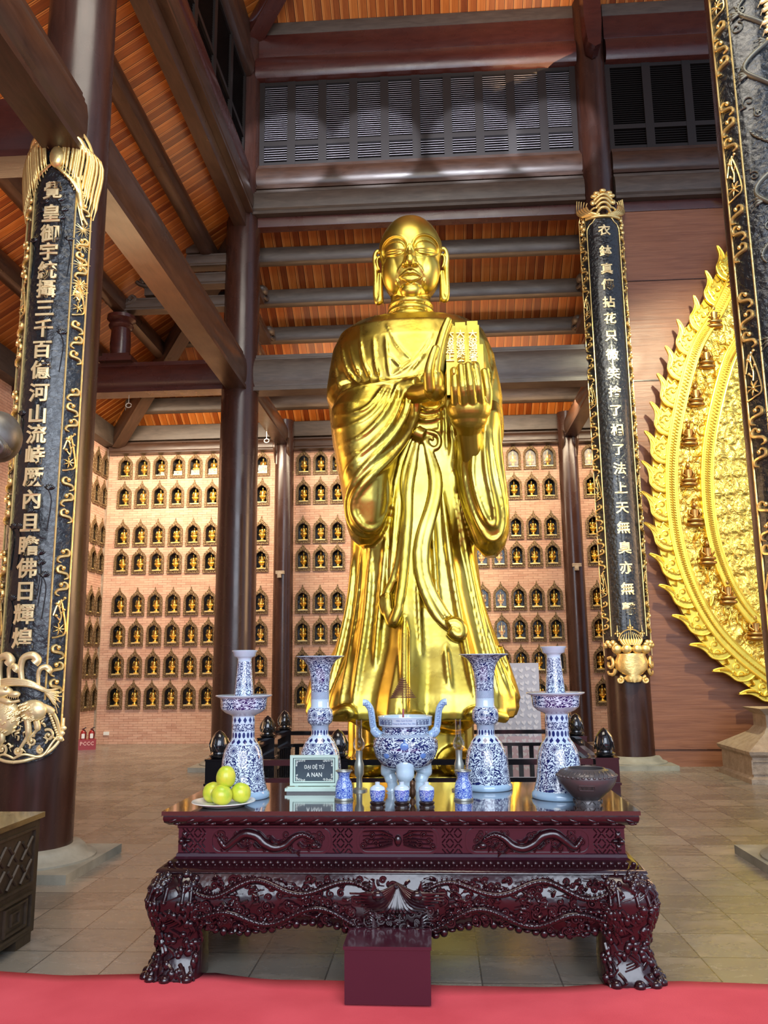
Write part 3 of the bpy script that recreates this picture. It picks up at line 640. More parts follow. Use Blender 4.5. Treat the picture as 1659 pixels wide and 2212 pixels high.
for s in (-1, 1):
    hb.sphere((s*.058, fy(0, -.12)-.030, -.122), (.046, .055, .032), 24, 16)
    fl([(s*.10, -.13), (s*.145, -.185), (s*.170, -.245)], [.012, .014, .006], -.004)
    fl([(s*.15, -.275), (s*.16, -.30), (s*.13, -.345)], [.02, .02, .01], -.004)
    # ear
    E = [(.37, .045), (.405, .065), (.435, .03), (.445, -.05), (.438, -.15), (.436, -.28), (.440, -.40), (.436, -.50), (.412, -.565), (.385, -.53), (.378, -.42), (.376, -.30), (.372, -.2)]
    ep = crom([(s*x, -.03-.12*max(0, -z-.1), z) for x, z in E], 5); m = len(ep)
    hb.tube(ep, [interp([(0, .026), (.3, .028), (.6, .034), (.72, .05), (.85, .034), (1, .02)], k/(m-1))[0] for k in range(m)], 10)
    hb.tube([(s*.40, -.02, .0), (s*.41, -.03, -.2), (s*.41, -.07, -.42), (s*.41, -.085, -.5)], [.03, .022, .03, .03], 10, .6)
    hb.tube(crom([(s*.375, -.05, .0), (s*.41, -.06, -.04), (s*.405, -.06, -.12), (s*.38, -.06, -.17)], 4), .014, 8)
n0y = fy(0, .05)
hb.tube(crom([(0, fy(0, .13)+.05, .13), (0, fy(0, .06)+.012, .06), (0, fy(0, -.02)-.038, -.02), (0, fy(0, -.08)-.088, -.085), (0, fy(0, -.12)-.07, -.128)], 5), [.034]*5+[.036]*5+[.042]*4+[.056]*4+[.052]*3, 20)
hb.sphere((0, fy(0, -.245)+.012, -.242), (.10, .045, .03), 24, 14)
for s in (-1, 1): fl([(s*.052, .06), (s*.040, -.01), (s*.046, -.07), (s*.070, -.115)], [.012, .020, .026, .02], .012)
fl([(-.135, -.250), (-.075, -.222), (-.024, -.204), (0, -.212), (.024, -.204), (.075, -.222), (.135, -.250)], [.010, .022, .03, .028, .03, .022, .010], .022)
fl([(-.115, -.260), (-.05, -.274), (0, -.280), (.05, -.274), (.115, -.260)], [.010, .03, .036, .03, .010], .020)
hb.sphere((0, fy(0, -.38)+.060, -.378), (.13, .095, .095), 32, 20)
TInv = TI.inverted()
N0 = len(hb.v)
# neck with three rings
nk = at(887, 665, 9.46)
hb.tube([(nk.x, 9.47, nk.z+.5), (nk.x, 9.47, nk.z-.25)], [.235, .26], 36)
for k, dz in enumerate((.13, .055, -.02, -.095)):
    R_ = .245+.012*k; hb.tube([(nk.x+R_*cos(q), 9.47+R_*sin(q), nk.z+dz-.0) for q in [2*pi*i/40 for i in range(41)]], .034, 10)
hb.v = hb.v[:N0]+[tuple(TInv @ (Vector(v)-hc)) for v in hb.v[N0:]]
ho = remesh(hb, 'head', GOLDH, None, .0075, 6)
def sst(x): x = max(0, min(1, x)); return x*x*(3-2*x)
def face(x, z):
    a = abs(x); e = ((a-.192)/.158)**2+((z-.070)/(.125 if z > .07 else .12))**2; d = -.036*sst((1-e)/.22)*sst((z+.03)/.07)
    d += .010*exp(-((e-1.05)/.13)**2)*sst((z-.0)/.08)
    e2 = ((a-.190)/.132)**2+((z-.055)/(.085 if z > .055 else .075))**2; d += .046*sqrt(max(0, 1-e2))
    if .05 < a < .345:
        u = (a-.197)/.125; w = max(0, 1-u*u)**.5; zs = .022-.010*w+.012*max(0, u)
        d -= .013*exp(-((z-zs)/.0065)**2)*w; zl = zs-.030*w; d -= .008*exp(-((z-zl)/.006)**2)*w; zu = zs+.024*w; d -= .006*exp(-((z-zu)/.006)**2)*w
    return d
for v in ho.data.vertices:
    c = v.co
    if c.y < -.12 and -.12 < c.z < .22 and abs(c.x) < .36: c.y -= face(c.x, c.z)*sst((-.12-c.y)/.08)
for v in ho.data.vertices:
    c = v.co; lo = sst((-.12-c.z)/.15); k = 1+.12*(1-sst((abs(c.x)-lerp(.345, .334, lo))/lerp(.045, .022, lo))*(1 if c.z > -.66 or abs(c.x) > .33 else 0)); c.z = .5-(.5-c.z)*k
for v in ho.data.vertices: v.co = TI @ v.co+hc
ho.parent = ST; ho.matrix_parent_inverse = Matrix.Translation(-ST.location)
# --- hands
def finger(b, P, r0, r1, Y):
    pts = crom([at(p[0], p[1], p[2] if len(p) > 2 else Y) for p in P], 5); m = len(pts)
    b.tube(pts, [lerp(r0, r1, k/(m-1)) for k in range(m)], 12); b.sphere(pts[-1], r1*1.02, 12, 8); b.sphere(pts[0], r0, 12, 8)
lh = MB()
for P in ([(985, 868, 8.32), (983, 835, 8.22), (980.5, 801, 8.26)], [(1003, 872, 8.30), (999, 835, 8.18), (995.5, 793, 8.22)], [(1020, 872, 8.30), (1016, 832, 8.17), (1011, 790, 8.22)], [(1037, 868, 8.32), (1033, 832, 8.20), (1027, 790, 8.24)]): finger(lh, P, .058, .044, 8.3)
finger(lh, [(1050, 880, 8.42), (1053, 850, 8.36), (1050, 825, 8.33), (1046, 803, 8.34)], .062, .040, 8.4)
c = at(1013, 885, 8.45); lh.sphere(c, (.235, .20, .17), 28, 18); c2 = at(1013, 903, 8.5); lh.sphere(c2, (.20, .19, .16), 24, 16)
lh.tube([c2, at(1013, 930, 8.62), at(1018, 985, 8.8), at(1022, 1040, 8.95)], [.175, .135, .125, .12], 20)
for P in ((980.3, 800), (995.3, 792), (1011, 789), (1027, 789)):
    q = at(P[0], P[1]+2, 8.19); lh.sphere(q, (.026, .018, .042), 12, 8)
remesh(lh, 'left_hand', GOLDH, ST, .0085, 2)
rh = MB()
for P, r0, r1 in (([(938, 815, 8.40), (945, 765, 8.34), (957, 720, 8.34), (968, 692, 8.36)], .062, .042), ([(946, 815, 8.50), (953, 765, 8.44), (962, 722, 8.44), (970, 700, 8.44)], .060, .04), ([(950, 815, 8.60), (958, 770, 8.54), (966, 730, 8.54), (971, 712, 8.54)], .058, .038), ([(950, 820, 8.70), (960, 780, 8.64), (966, 750, 8.64), (970, 732, 8.62)], .052, .034)): finger(rh, P, r0, r1, 8.4)
finger(rh, [(928, 838, 8.36), (926, 805, 8.28), (932, 775, 8.26), (940, 752, 8.28)], .06, .036, 8.3)
rh.sphere(at(938, 828, 8.50), (.115, .19, .20), 24, 16); rh.sphere(at(940, 845, 8.5), (.12, .16, .10), 20, 14)
rh.tube([at(938, 840, 8.52), at(915, 848, 8.62), at(885, 850, 8.78)], [.115, .11, .12], 18)
remesh(rh, 'right_hand', GOLDH, ST, .0085, 2)
# --- scripture tablets
tp = thing('x', None, None); bpy.data.objects.remove(tp)
tb = MB()
TY = 8.46
def tq(px, py): return at(px, py, TY)
z1 = at(998, 694, TY).z; z0 = at(975, 853, TY).z
def tabx(px): return at(px, 740, TY).x
for a, c, dz in ((963, 980.5, .0), (984, 1006, .02), (1010, 1033, .03)):
    tb.box(tabx(a), tabx(c), TY, TY+.10, z0, z1-.03+dz)
tb.box(tabx(963), tabx(1036), TY+.02, TY+.16, z0, z1-.04); tb.box(tabx(1034), tabx(1044), TY+.05, TY+.2, z0, z1-.25)
tbl = tb.build('scripture_tablets', GOLD, ST, smooth=False); tbl.matrix_parent_inverse = Matrix.Translation(-ST.location)
tt = MB()
for a, s in ((971.5, '大般涅上'), (995, '大般涅槃'), (1021.5, '大般涅者')):
    for k, ch in enumerate(s):
        vs, fs = textmesh(ch, .06, 1, .02); sz = .093; cx = tabx(a)-sz*.5; zz = at(a, 717+16.6*k+4, TY).z
        tt.add([(cx+v.x*sz, TY-.012-v.z*.25, zz+v.y*sz*1.05-.05) for v in vs], fs)
q = tt.build('raised_characters', GILD, ST, smooth=False); q.matrix_parent_inverse = Matrix.Translation(-ST.location); q.parent = tbl; q.matrix_parent_inverse = tbl.matrix_world.inverted()
# --- lotus pedestal
lp = MB(); cx = -.27
lp.lathe([(.9, .0), (.95, .05), (.95, .14), (.86, .17), (.8, .22), (.86, .27), (.9, .31), (.9, .47), (.001, .48)], 64, (cx, YS, 0))
def petals(b, n, R0, z, w, h, out, ph=0):
    for k in range(n):
        q = 2*pi*(k+ph)/n; M = Matrix.Rotation(q+pi/2, 3, 'Z'); c = Vector((cx+R0*cos(q), YS+R0*sin(q), z))
        b.sphere(c, (w, out, h), 12, 8, M=M @ Matrix.Rotation(-.35, 3, 'X'))
petals(lp, 26, .94, .38, .13, .11, .07); petals(lp, 26, .90, .28, .12, .09, .06, .5); petals(lp, 26, .93, .1, .12, .07, .05)
q = lp.build('lotus_pedestal', GOLD, ST); q.matrix_parent_inverse = Matrix.Translation(-ST.location)
# ------------------------------------------------------------------ altar table
MAH = mat('carved_mahogany_lacquer', (.022, .004, .006), .2, coat=.35); _t = NT(MAH); _v = _t.coord('Object'); _n = _t.noise(_v, 26, 4, .6, 1.0); _w = _t.new('TexVoronoi', feature='SMOOTH_F1'); _w.inputs['Scale'].default_value = 48; _t.link(_v, _w.inputs['Vector']); _t.bump(_t.math('ADD', _t.math('MULTIPLY', _n, .6), _w.outputs[0]), .10, .01)
_t.color(_t.ramp(_t.noise(_v, 3, 3), [(.3, (.012, .003, .005)), (.7, (.030, .005, .008))]))
MAHF = mat('flat_mahogany_lacquer', (.034, .007, .014), .2, coat=.5)
TOP = mat('polished_table_top', (.045, .020, .016), .045, coat=1)
TX0, TX1, TY0, TY1, TH = -1.51, 1.05, 4.62, 5.72, .83
TC = (TX0+TX1)/2
T = thing('altar_table', 'dark mahogany altar table with carved dragons and bulging clawed legs', 'altar table', (TC, (TY0+TY1)/2, 0))
def tb_(b, name, m=MAH, parent=T, **k):
    o = b.build(name, m, parent, **k); o.matrix_parent_inverse = Matrix.Translation(-Vector(T.location)); return o
b = MB(); b.box(TX0, TX1, TY0, TY1, TH-.022, TH); tb_(b, 'table_top', TOP, smooth=False)
def scroll(b, c, R0, turns, r, dr=1, n=26, ph=0, ax=0, flat=1):
    """spiral scroll in the plane facing the viewer (ax 0) or the side (ax 1)"""
    P = []; 
    for k in range(n):
        t = k/(n-1); q = ph+dr*turns*2*pi*t; R_ = R0*(1-t*.86)
        P.append((c[0]+(R_*cos(q) if ax == 0 else 0), c[1]+(R_*cos(q) if ax == 1 else 0), c[2]+R_*sin(q)))
    b.tube(P, [r*(1-.4*k/(n-1)) for k in range(n)], 6); b.sphere(P[-1], r*1.2, 7, 5)
# lip with leaf carving
b = MB()
def perim(b, x0, x1, y0, y1, prof):
    """moulding running round a rectangle; prof = (outset, z)"""
    R_ = []
    for (cx, cy, sx, sy) in ((x0, y0, -1, -1), (x1, y0, 1, -1), (x1, y1, 1, 1), (x0, y1, -1, 1)):
        R_.append([Vector((cx+sx*o, cy+sy*o, z)) for o, z in prof])
    m = len(prof); vs = [v for r in R_ for v in r]
    b.add(vs, [(i*m+k, ((i+1) % 4)*m+k, ((i+1) % 4)*m+k+1, i*m+k+1) for i in range(4) for k in range(m-1)])
perim(b, TX0, TX1, TY0, TY1, [(-.02, .808), (-.008, .808), (-.006, .79), (-.012, .77), (-.035, .755), (-.075, .748), (-.09, .748)])
n = 26
for k in range(n):
    x = TX0+.06+(TX1-TX0-.12)*k/(n-1)
    b.sphere((x, TY0+.014, .780), (.030, .014, .010), 10, 6, M=Matrix.Rotation(.35 if x > TC else -.35, 3, 'Y')); b.sphere((x+.035, TY0+.022, .765), .009, 6, 5); b.sphere((x+.043, TY0+.018, .788), .007, 6, 5)
    b.sphere((x+.018, TY0+.024, .762), (.02, .01, .008), 8, 5)
for k in range(10):
    y = TY0+.06+(TY1-TY0-.12)*k/9
    for x in (TX0+.012, TX1-.012): b.sphere((x, y, .780), (.014, .03, .010), 8, 6)
tb_(b, 'carved_lip')
# waist
wx0, wx1, wy0, wy1 = TX0+.075, TX1-.075, TY0+.075, TY1-.075
b = MB(); b.box(wx0, wx1, wy0, wy1, .585, .75); perim(b, wx0, wx1, wy0, wy1, [(.0, .748), (.006, .745), (.006, .735), (0, .73)]); perim(b, wx0, wx1, wy0, wy1, [(0, .605), (.006, .60), (.008, .585), (.02, .575)])
tb_(b, 'waist', MAHF, smooth=False)
def rrect(x0, x1, z0, z1, r=.03, n=5, bulge=0):
    P = []
    for (cx, cz, a) in ((x1-r, z1-r, 0), (x0+r, z1-r, pi/2), (x0+r, z0+r, pi), (x1-r, z0+r, 1.5*pi)):
        for k in range(n+1): q = a+pi/2*k/n; P.append((cx+r*cos(q), cz+r*sin(q)))
    return P
def dragonpanel(b, x0, x1, z0, z1, y, flip=1, seed=1):
    r = random.Random(seed); w = x1-x0; h = z1-z0; zc = (z0+z1)/2; xs = lambda t: (x0+w*t) if flip > 0 else (x1-w*t)
    P = crom([(xs(t), y-.012, zc+h*u) for t, u in ((.06, .1), (.12, -.28), (.2, .05), (.28, .34), (.38, .25), (.45, -.1), (.54, -.32), (.63, -.2), (.70, .15), (.78, .30), (.86, .08))], 6)
    m = len(P); b.tube(P, [.013+.015*sin(pi*min(1, k/m*1.1)) for k in range(m)], 10)
    for k in range(0, m, 2): b.sphere(P[k]+Vector((0, -.012, .006)), .007, 6, 4)
    hd = Vector((xs(.88), y-.02, zc-.02)); b.sphere(hd, (.026, .018, .02), 10, 7); b.sphere(hd+Vector((flip*.022, -.004, -.008)), (.016, .012, .010), 8, 6); b.sphere(hd+Vector((flip*.008, -.018, .008)), .006, 6, 5)
    for k in range(3): b.tube(crom([hd+Vector((0, 0, .01*k)), hd+Vector((-flip*.025, -.006, .015+.012*k)), hd+Vector((-flip*.055, -.004, .012+.02*k))], 4), [.006]*5+[.002]*4, 5)
    for t, u in ((.22, -.1), (.36, -.12), (.5, .18), (.66, -.32), (.74, -.1)):
        c = Vector((xs(t), y-.012, zc+h*u)); b.tube(crom([c, c+Vector((flip*.02, -.01, -.02)), c+Vector((flip*.045, -.006, -.022))], 4), [.009]*5+[.005]*4, 6)
        for q in (-1, 0, 1): b.tube([c+Vector((flip*.042, -.008, -.022)), c+Vector((flip*.06, -.008, -.03+.012*q))], .0035, 5)
    for k in range(42):
        c = (x0+w*(.05+.9*r.random()), y-.004, z0+h*(.12+.76*r.random())); scroll(b, c, .016+.012*r.random(), 1.2, .0045, r.choice((-1, 1)), 14, r.random()*6)
FR = []
b = MB(); g = MB(); F = lambda x, z, d: (x, d, z)
mid = TC
for x0, x1, fl_, sd in ((wx0+.19, wx0+.83, 1, 3), (wx1-.83, wx1-.19, -1, 4)):
    b.ring(rrect(x0-.012, x1+.012, .60, .732, .05), rrect(x0, x1, .610, .722, .045), wy0-.008, wy0+.002, F); dragonpanel(g, x0, x1, .612, .720, wy0, fl_, sd)
x0, x1 = mid-.21, mid+.21
b.ring(rrect(x0-.012, x1+.012, .60, .732, .05), rrect(x0, x1, .610, .722, .045), wy0-.008, wy0+.002, F)
g.sphere((mid, wy0-.008, .668), (.02, .014, .03), 10, 7)
for s in (-1, 1):
    for k in range(7): scroll(g, (mid+s*(.045+.024*k), wy0-.006, .668+.03*sin(k*1.9)), .022-.001*k, 1.4, .0055, s*(1 if k % 2 else -1), 16, k)
    for k in range(5): g.tube(crom([(mid+s*.03, wy0-.008, .65+.01*k), (mid+s*.09, wy0-.012, .635+.02*k), (mid+s*.19, wy0-.008, .625+.022*k)], 5), [.006]*6+[.003]*5, 5)
for a, c in ((wx0+.02, wx0+.165), (wx0+.85, mid-.235), (mid+.235, wx1-.85), (wx1-.165, wx1-.02)):
    w = c-a; nn = int(w/.022)
    for k in range(nn):   # key-fret lattice
        for j in range(5):
            xx = a+.011+.022*k; zz = .615+.026*j; d = 1 if (k//2+j//2) % 2 else -1
            g.tube([(xx-.009, wy0-.003, zz-.010*d), (xx+.009, wy0-.003, zz+.010*d)], .0032, 4)
for x in (wx0+.02, wx1-.02):
    s = -1 if x < TC else 1
    g.sphere((x, wy0-.012, .665), .018, 10, 7)
    for k in range(6):
        q = k*pi/3; g.sphere((x-s*abs(cos(q))*.03, wy0-.006, .665+.035*sin(q)), (.022, .008, .011), 8, 5, M=Matrix.Rotation(-q, 3, 'Y'))
tb_(b, 'panel_frames', MAHF, smooth=False); tb_(g, 'waist_carving')
# sloping shoulder moulding with leaf band
b = MB(); perim(b, wx0, wx1, wy0, wy1, [(.005, .585), (.02, .575), (.06, .545), (.085, .535), (.09, .52), (.075, .515)])
for k in range(64):
    x = wx0-.03+(wx1-wx0+.06)*k/63; b.sphere((x, wy0-.042, .562), (.014, .010, .011), 7, 5); b.sphere((x+.018, wy0-.058, .552), (.006, .006, .009), 6, 4)
tb_(b, 'shoulder_moulding')
# bulging apron, scalloped lower edge
def apr(t, u, x0=wx0-.06, x1=wx1+.06):
    """t along, u 0 top .. 1 bottom"""
    x = lerp(x0, x1, t); sc = .055*abs(sin(t*pi*4))**.7*1.0+.035*sin(pi*t)
    zb = .275-.055*(.5-.5*cos(t*2*pi*3))-.045*exp(-((t-.5)/.12)**2)+.0*sc
    z = lerp(.515, zb, u); y = wy0-.085-.055*sin(pi*min(1, u*1.0)*.9)+.03*u*u
    return Vector((x, y, z))
b = MB(); NU, NV = 90, 10
for d in (0, .04): b.v += [apr(i/NU, j/NV)+Vector((0, d, 0)) for i in range(NU+1) for j in range(NV+1)]
N1 = (NU+1)*(NV+1)
for i in range(NU):
    for j in range(NV):
        a = i*(NV+1)+j; b.f.append((a, a+1, a+NV+2, a+NV+1)); b.f.append((N1+a, N1+a+NV+1, N1+a+NV+2, N1+a+1))
    a = i*(NV+1); b.f.append((a, a+NV+1, N1+a+NV+1, N1+a)); a += NV; b.f.append((a, N1+a, N1+a+NV+1, a+NV+1))
r = random.Random(11)
def on(t, u, off=0): return apr(t, u)+Vector((0, -off, 0))
for s in (0, 1):                                   # two writhing dragons each side
    for row in (0, 1):
        P = []
        for k in range(40):
            q = k/39; t = .06+.40*q; t = t if s == 0 else 1-t
            P.append(on(t, (.22 if row == 0 else .74)+.15*sin(q*13+row*2)*(1-.3*q), .016))
        b.tube(P, [.009+.008*sin(pi*(k/39)**.8) for k in range(40)], 8)
        for k in range(40): b.sphere(P[k]+Vector((0, -.017, .003)), .0085, 6, 4); b.sphere(P[k]+Vector((0, -.006, .022)), (.006, .005, .010), 5, 4)
        hd = P[-1]; b.sphere(hd+Vector((0, -.02, .0)), (.035, .028, .028), 10, 7)
        for k in range(5): b.tube(crom([hd, hd+Vector(((1-2*s)*-.03, -.02, .02+.012*k)), hd+Vector(((1-2*s)*-.07, -.01, .0+.022*k))], 4), [.008]*5+[.003]*4, 5)
for k in range(560):
    t = .015+.97*r.random(); u = .06+.88*r.random()
    if r.random() < .6: scroll(b, on(t, u, .008), .012+.017*r.random(), 1.3+.6*r.random(), .0055+.004*r.random(), r.choice((-1, 1)), 16, r.random()*6)
    else:
        c = on(t, u, .008); a = r.random()*6; b.tube(crom([c, c+Vector((.03*cos(a), -.012, .02*sin(a))), c+Vector((.06*cos(a+.5), -.004, .035*sin(a+.5)))], 4), [.009]*5+[.003]*4, 6)
for k in range(60): b.sphere(on(k/59, .985, .006), (.022, .018, .012+.006*(k % 3)), 8, 5)
for s in (-1, 1):                                  # central fan of feathers
    for k in range(11):
        a = radians(8+8.2*k); c = on(.5, .12, .012); L = .20; b.tube(crom([c, c+Vector((s*L*.5*cos(a), -.045, -L*.45*sin(a)-.02)), c+Vector((s*L*1.25*cos(a), -.03, -L*.62*sin(a)-.02))], 5), [.010]*5+[.011]*3+[.005]*3, 6)
tb_(b, 'carved_apron')
for y, nm in ((wy1+.06, 'rear_apron'),):
    b = MB(); b.box(wx0, wx1, y, y+.03, .30, .515); tb_(b, nm, smooth=False)
for x, sx in ((TX0+.03, -1), (TX1-.03, 1)):
    b = MB(); b.box(x-.02, x+.02, wy0, wy1, .27, .515)
    for k in range(22): scroll(b, (x+sx*.022, wy0+.1+(wy1-wy0-.2)*r.random(), .3+.2*r.random()), .03, 1.4, .007, 1, 14, r.random()*6, 1)
    tb_(b, 'side_apron', smooth=False)
# bulging legs
def leg(cx, cy, sx, sy, sd):
    b = MB(); rr_ = random.Random(sd)
    tab = [(.525, .085, .02), (.50, .11, .035), (.45, .135, .055), (.38, .145, .060), (.30, .135, .045), (.22, .125, .030), (.14, .125, .028), (.08, .135, .035), (.03, .15, .05), (.0, .15, .05)]
    R_ = [ellring(cx+sx*o, cy+sy*o, z, w, w, w, 28, 3.2) for z, w, o in tab]; b.loft(R_)
    def sur(z, a):
        w, o = interp([(q[0], q[1], q[2]) for q in tab[::-1]], z); c, s = cos(a), sin(a); e = 2/3.2
        return Vector((cx+sx*o+abs(c)**e*(1 if c > 0 else -1)*w, cy+sy*o+abs(s)**e*(1 if s > 0 else -1)*w, z))
    fa = atan2(sy, sx)
    for k in range(330):
        z = rr_.choice([.46+.06*rr_.random(), .02+.32*rr_.random(), .02+.32*rr_.random(), .30+.08*rr_.random()]); a = fa+(rr_.random()-.5)*3.6
        p = sur(z, a); n = (p-Vector((cx, cy, z))).normalized()
        if rr_.random() < .62: b.sphere(p+n*.002, (.012+.012*rr_.random(), .012+.010*rr_.random(), .014+.016*rr_.random()), 8, 6)
        else:
            q1 = sur(max(0.01, z-.035), a+.15)+n*.012; q2 = sur(max(.01, z-.065), a-.1)+n*.004; b.tube(crom([p+n*.004, q1, q2], 4), [.010]*5+[.004]*4, 6)
    for k in range(9):                            # drips of the lion-mask brow
        a = fa+(k-4)*.36; p = sur(.46, a); q = sur(.39, a); n = (q-Vector((cx, cy, .39))).normalized(); b.tube([p+n*.004, q+n*.008], [.014, .008], 7); b.sphere(q+n*.008, .012, 8, 6)
    for k in range(6):
        a = fa+(k-2.5)*.5; p = sur(.02, a); n = (p-Vector((cx, cy, .02))).normalized(); b.sphere(p+n*.005, (.03, .03, .026), 10, 7)
    tb_(b, 'leg')
leg(wx0+.075, wy0+.03, -1, -1, 1); leg(wx1-.075, wy0+.03, 1, -1, 2); leg(wx0+.075, wy1-.03, -1, 1, 3); leg(wx1-.075, wy1-.03, 1, 1, 4)
# step box in front
b = MB(); sx0, sx1, sy0, sy1 = -.475, -.062, 4.27, 4.56
b.box(sx0, sx1, sy0, sy1, .012, .262); b.box(sx0-.006, sx1+.006, sy0-.006, sy1, .255, .27)
SB = mat('purplish_stool_lacquer', (.055, .011, .022), .22, coat=.4)
tag(b.build('step_stool', SB, smooth=False), 'plain dark red wooden step box on the red carpet before the altar', 'stool')
# carpet
CARP = mat('red_felt_carpet', (.70, .070, .095), .92); _t = NT(CARP); _n = _t.noise(_t.coord('World'), 160, 2); _n2 = _t.noise(_t.coord('World'), 2.0, 3); _t.color(_t.ramp(_n2, [(.3, (.62, .060, .080)), (.75, (.76, .095, .120))])); _t.bump(_n, .3, .004)
b = MB(); NX, NY = 140, 40
def edge(x): return interp([(-6, 4.72), (-2.4, 4.66), (-2.0, 4.60), (-1.2, 4.66), (-.9, 4.55), (0, 4.50), (.6, 4.545), (.9, 4.60), (1.2, 4.62), (1.7, 4.58), (2.5, 4.57), (6, 4.56)], x)[0]-.0
pts = []
for j in range(NY+1):
    for i in range(NX+1):
        x = -6+12*i/NX; ye = edge(x); v = (j/NY)**.5; y = lerp(-3, ye, v)
        z = .010+.004*sin(x*2.3+y)+.004*sin(x*.9-y*1.7)
        d = ye-y; z += .022*exp(-(d/.03)**2)*max(0, sin(x*1.9+2.2))
        z += .010*exp(-((y-3.95-.25*(x-.35))/.03)**2)*exp(-((x-.3)/.5)**2) + .008*exp(-((y-4.33+.3*(x-.1))/.025)**2)*exp(-((x-.1)/.4)**2)
        pts.append((x, y, z))
b.v = pts; b.f = [(j*(NX+1)+i, j*(NX+1)+i+1, (j+1)*(NX+1)+i+1, (j+1)*(NX+1)+i) for j in range(NY) for i in range(NX)]
cp = b.build('carpet', CARP); tag(cp, 'red felt carpet with a wavy edge across the foreground', 'carpet')
md = cp.modifiers.new('s', 'SOLIDIFY'); md.thickness = .006
# ------------------------------------------------------------------ porcelain
def porcelain(name, sc=10.5, dark=(.004, .012, .11), bg=(.62, .75, .88), cov=.08, floral=True, rad=.12):
    m = mat(name, bg, .12, coat=.6); t = NT(m); p = t.new('Attribute', attribute_name='P').outputs['Vector']; s = t.sep(p)
    circ = t.math('MULTIPLY', s[0], rad); v = t.comb(circ, s[1], 0)
    d = t.new('TexNoise'); t.link(v, d.inputs['Vector']); d.inputs['Scale'].default_value = sc*1.1; d.inputs['Detail'].default_value = 1
    vv = t.new('VectorMath', operation='MULTIPLY_ADD'); t.link(d.outputs['Color'], vv.inputs[0]); vv.inputs[1].default_value = (.030,)*3; t.link(v, vv.inputs[2])
    w = t.new('TexVoronoi', feature='DISTANCE_TO_EDGE', voronoi_dimensions='2D'); t.link(vv.outputs[0], w.inputs['Vector']); w.inputs['Scale'].default_value = sc*2.4
    line = t.math('LESS_THAN', w.outputs['Distance'], .115+cov)
    # curls: rings about cell centres
    w2 = t.new('TexVoronoi', feature='F1', voronoi_dimensions='2D'); t.link(vv.outputs[0], w2.inputs['Vector']); w2.inputs['Scale'].default_value = sc*2.4
    curl = t.math('LESS_THAN', t.math('ABSOLUTE', t.math('SUBTRACT', w2.outputs['Distance'], .27)), .045)
    w3 = t.new('TexWhiteNoise', noise_dimensions='3D'); t.link(w2.outputs['Position'], w3.inputs['Vector'])
    curl = t.math('MULTIPLY', curl, t.math('GREATER_THAN', w3.outputs[0], .45))
    nb = t.noise(v, sc*3, 2); brk = t.math('GREATER_THAN', nb, .40)
    n1 = t.new('TexNoise'); t.link(v, n1.inputs['Vector']); n1.inputs['Scale'].default_value = sc*2.6; n1.inputs['Detail'].default_value = .6; n1.inputs['Distortion'].default_value = 1.1
    fr1 = t.math('FRACT', t.math('MULTIPLY', n1.outputs['Fac'], 7.5)); tend = t.math('LESS_THAN', t.math('ABSOLUTE', t.math('SUBTRACT', fr1, .5)), .20+cov)
    w4 = t.new('TexVoronoi', feature='F1', voronoi_dimensions='2D'); t.link(v, w4.inputs['Vector']); w4.inputs['Scale'].default_value = sc*6; leaf = t.math('LESS_THAN', w4.outputs['Distance'], .24)
    cut = t.math('GREATER_THAN', t.noise(v, sc*5, 1), .43)
    pat = t.math('MAXIMUM', t.math('MULTIPLY', tend, cut), leaf)
    # chrysanthemum heads
    if floral:
        fu = t.math('FRACT', t.math('MULTIPLY', s[0], 5/(2*pi))); fv = t.math('FRACT', t.math('DIVIDE', s[1], .165))
        du = t.math('MULTIPLY', t.math('SUBTRACT', fu, .5), .125); dv = t.math('MULTIPLY', t.math('SUBTRACT', fv, .45), .165)
        R_ = t.math('SQRT', t.math('ADD', t.math('MULTIPLY', du, du), t.math('MULTIPLY', dv, dv))); A_ = t.math('ARCTAN2', dv, du)
        pet = t.math('GREATER_THAN', t.math('SINE', t.math('MULTIPLY', A_, 14)), t.math('MULTIPLY_ADD', R_, 60, -1.25))
        inside = t.math('LESS_THAN', R_, .027); clear = t.math('LESS_THAN', R_, .031)
        pat = t.math('ADD', t.math('MULTIPLY', pat, t.math('SUBTRACT', 1, clear)), t.math('MULTIPLY', inside, pet), clamp=True)
    t.color(t.mix(pat, bg, dark)); return m
VINE = porcelain('blue_vine_porcelain'); VINES = porcelain('fine_blue_vine_porcelain', 12, floral=True, rad=.065); BLUED = porcelain('dense_blue_porcelain', 19, (.006, .045, .42), (.42, .58, .86), .09, False, .045)
PW = mat('plain_white_porcelain', (.52, .68, .80), .12, coat=.6)
PW2 = mat('pale_blue_porcelain', (.33, .50, .68), .14, coat=.6)
COB = mat('cobalt_blue_paint', (.010, .020, .13), .15, coat=.5)
LBL = mat('washed_blue_paint', (.11, .23, .55), .15, coat=.5)
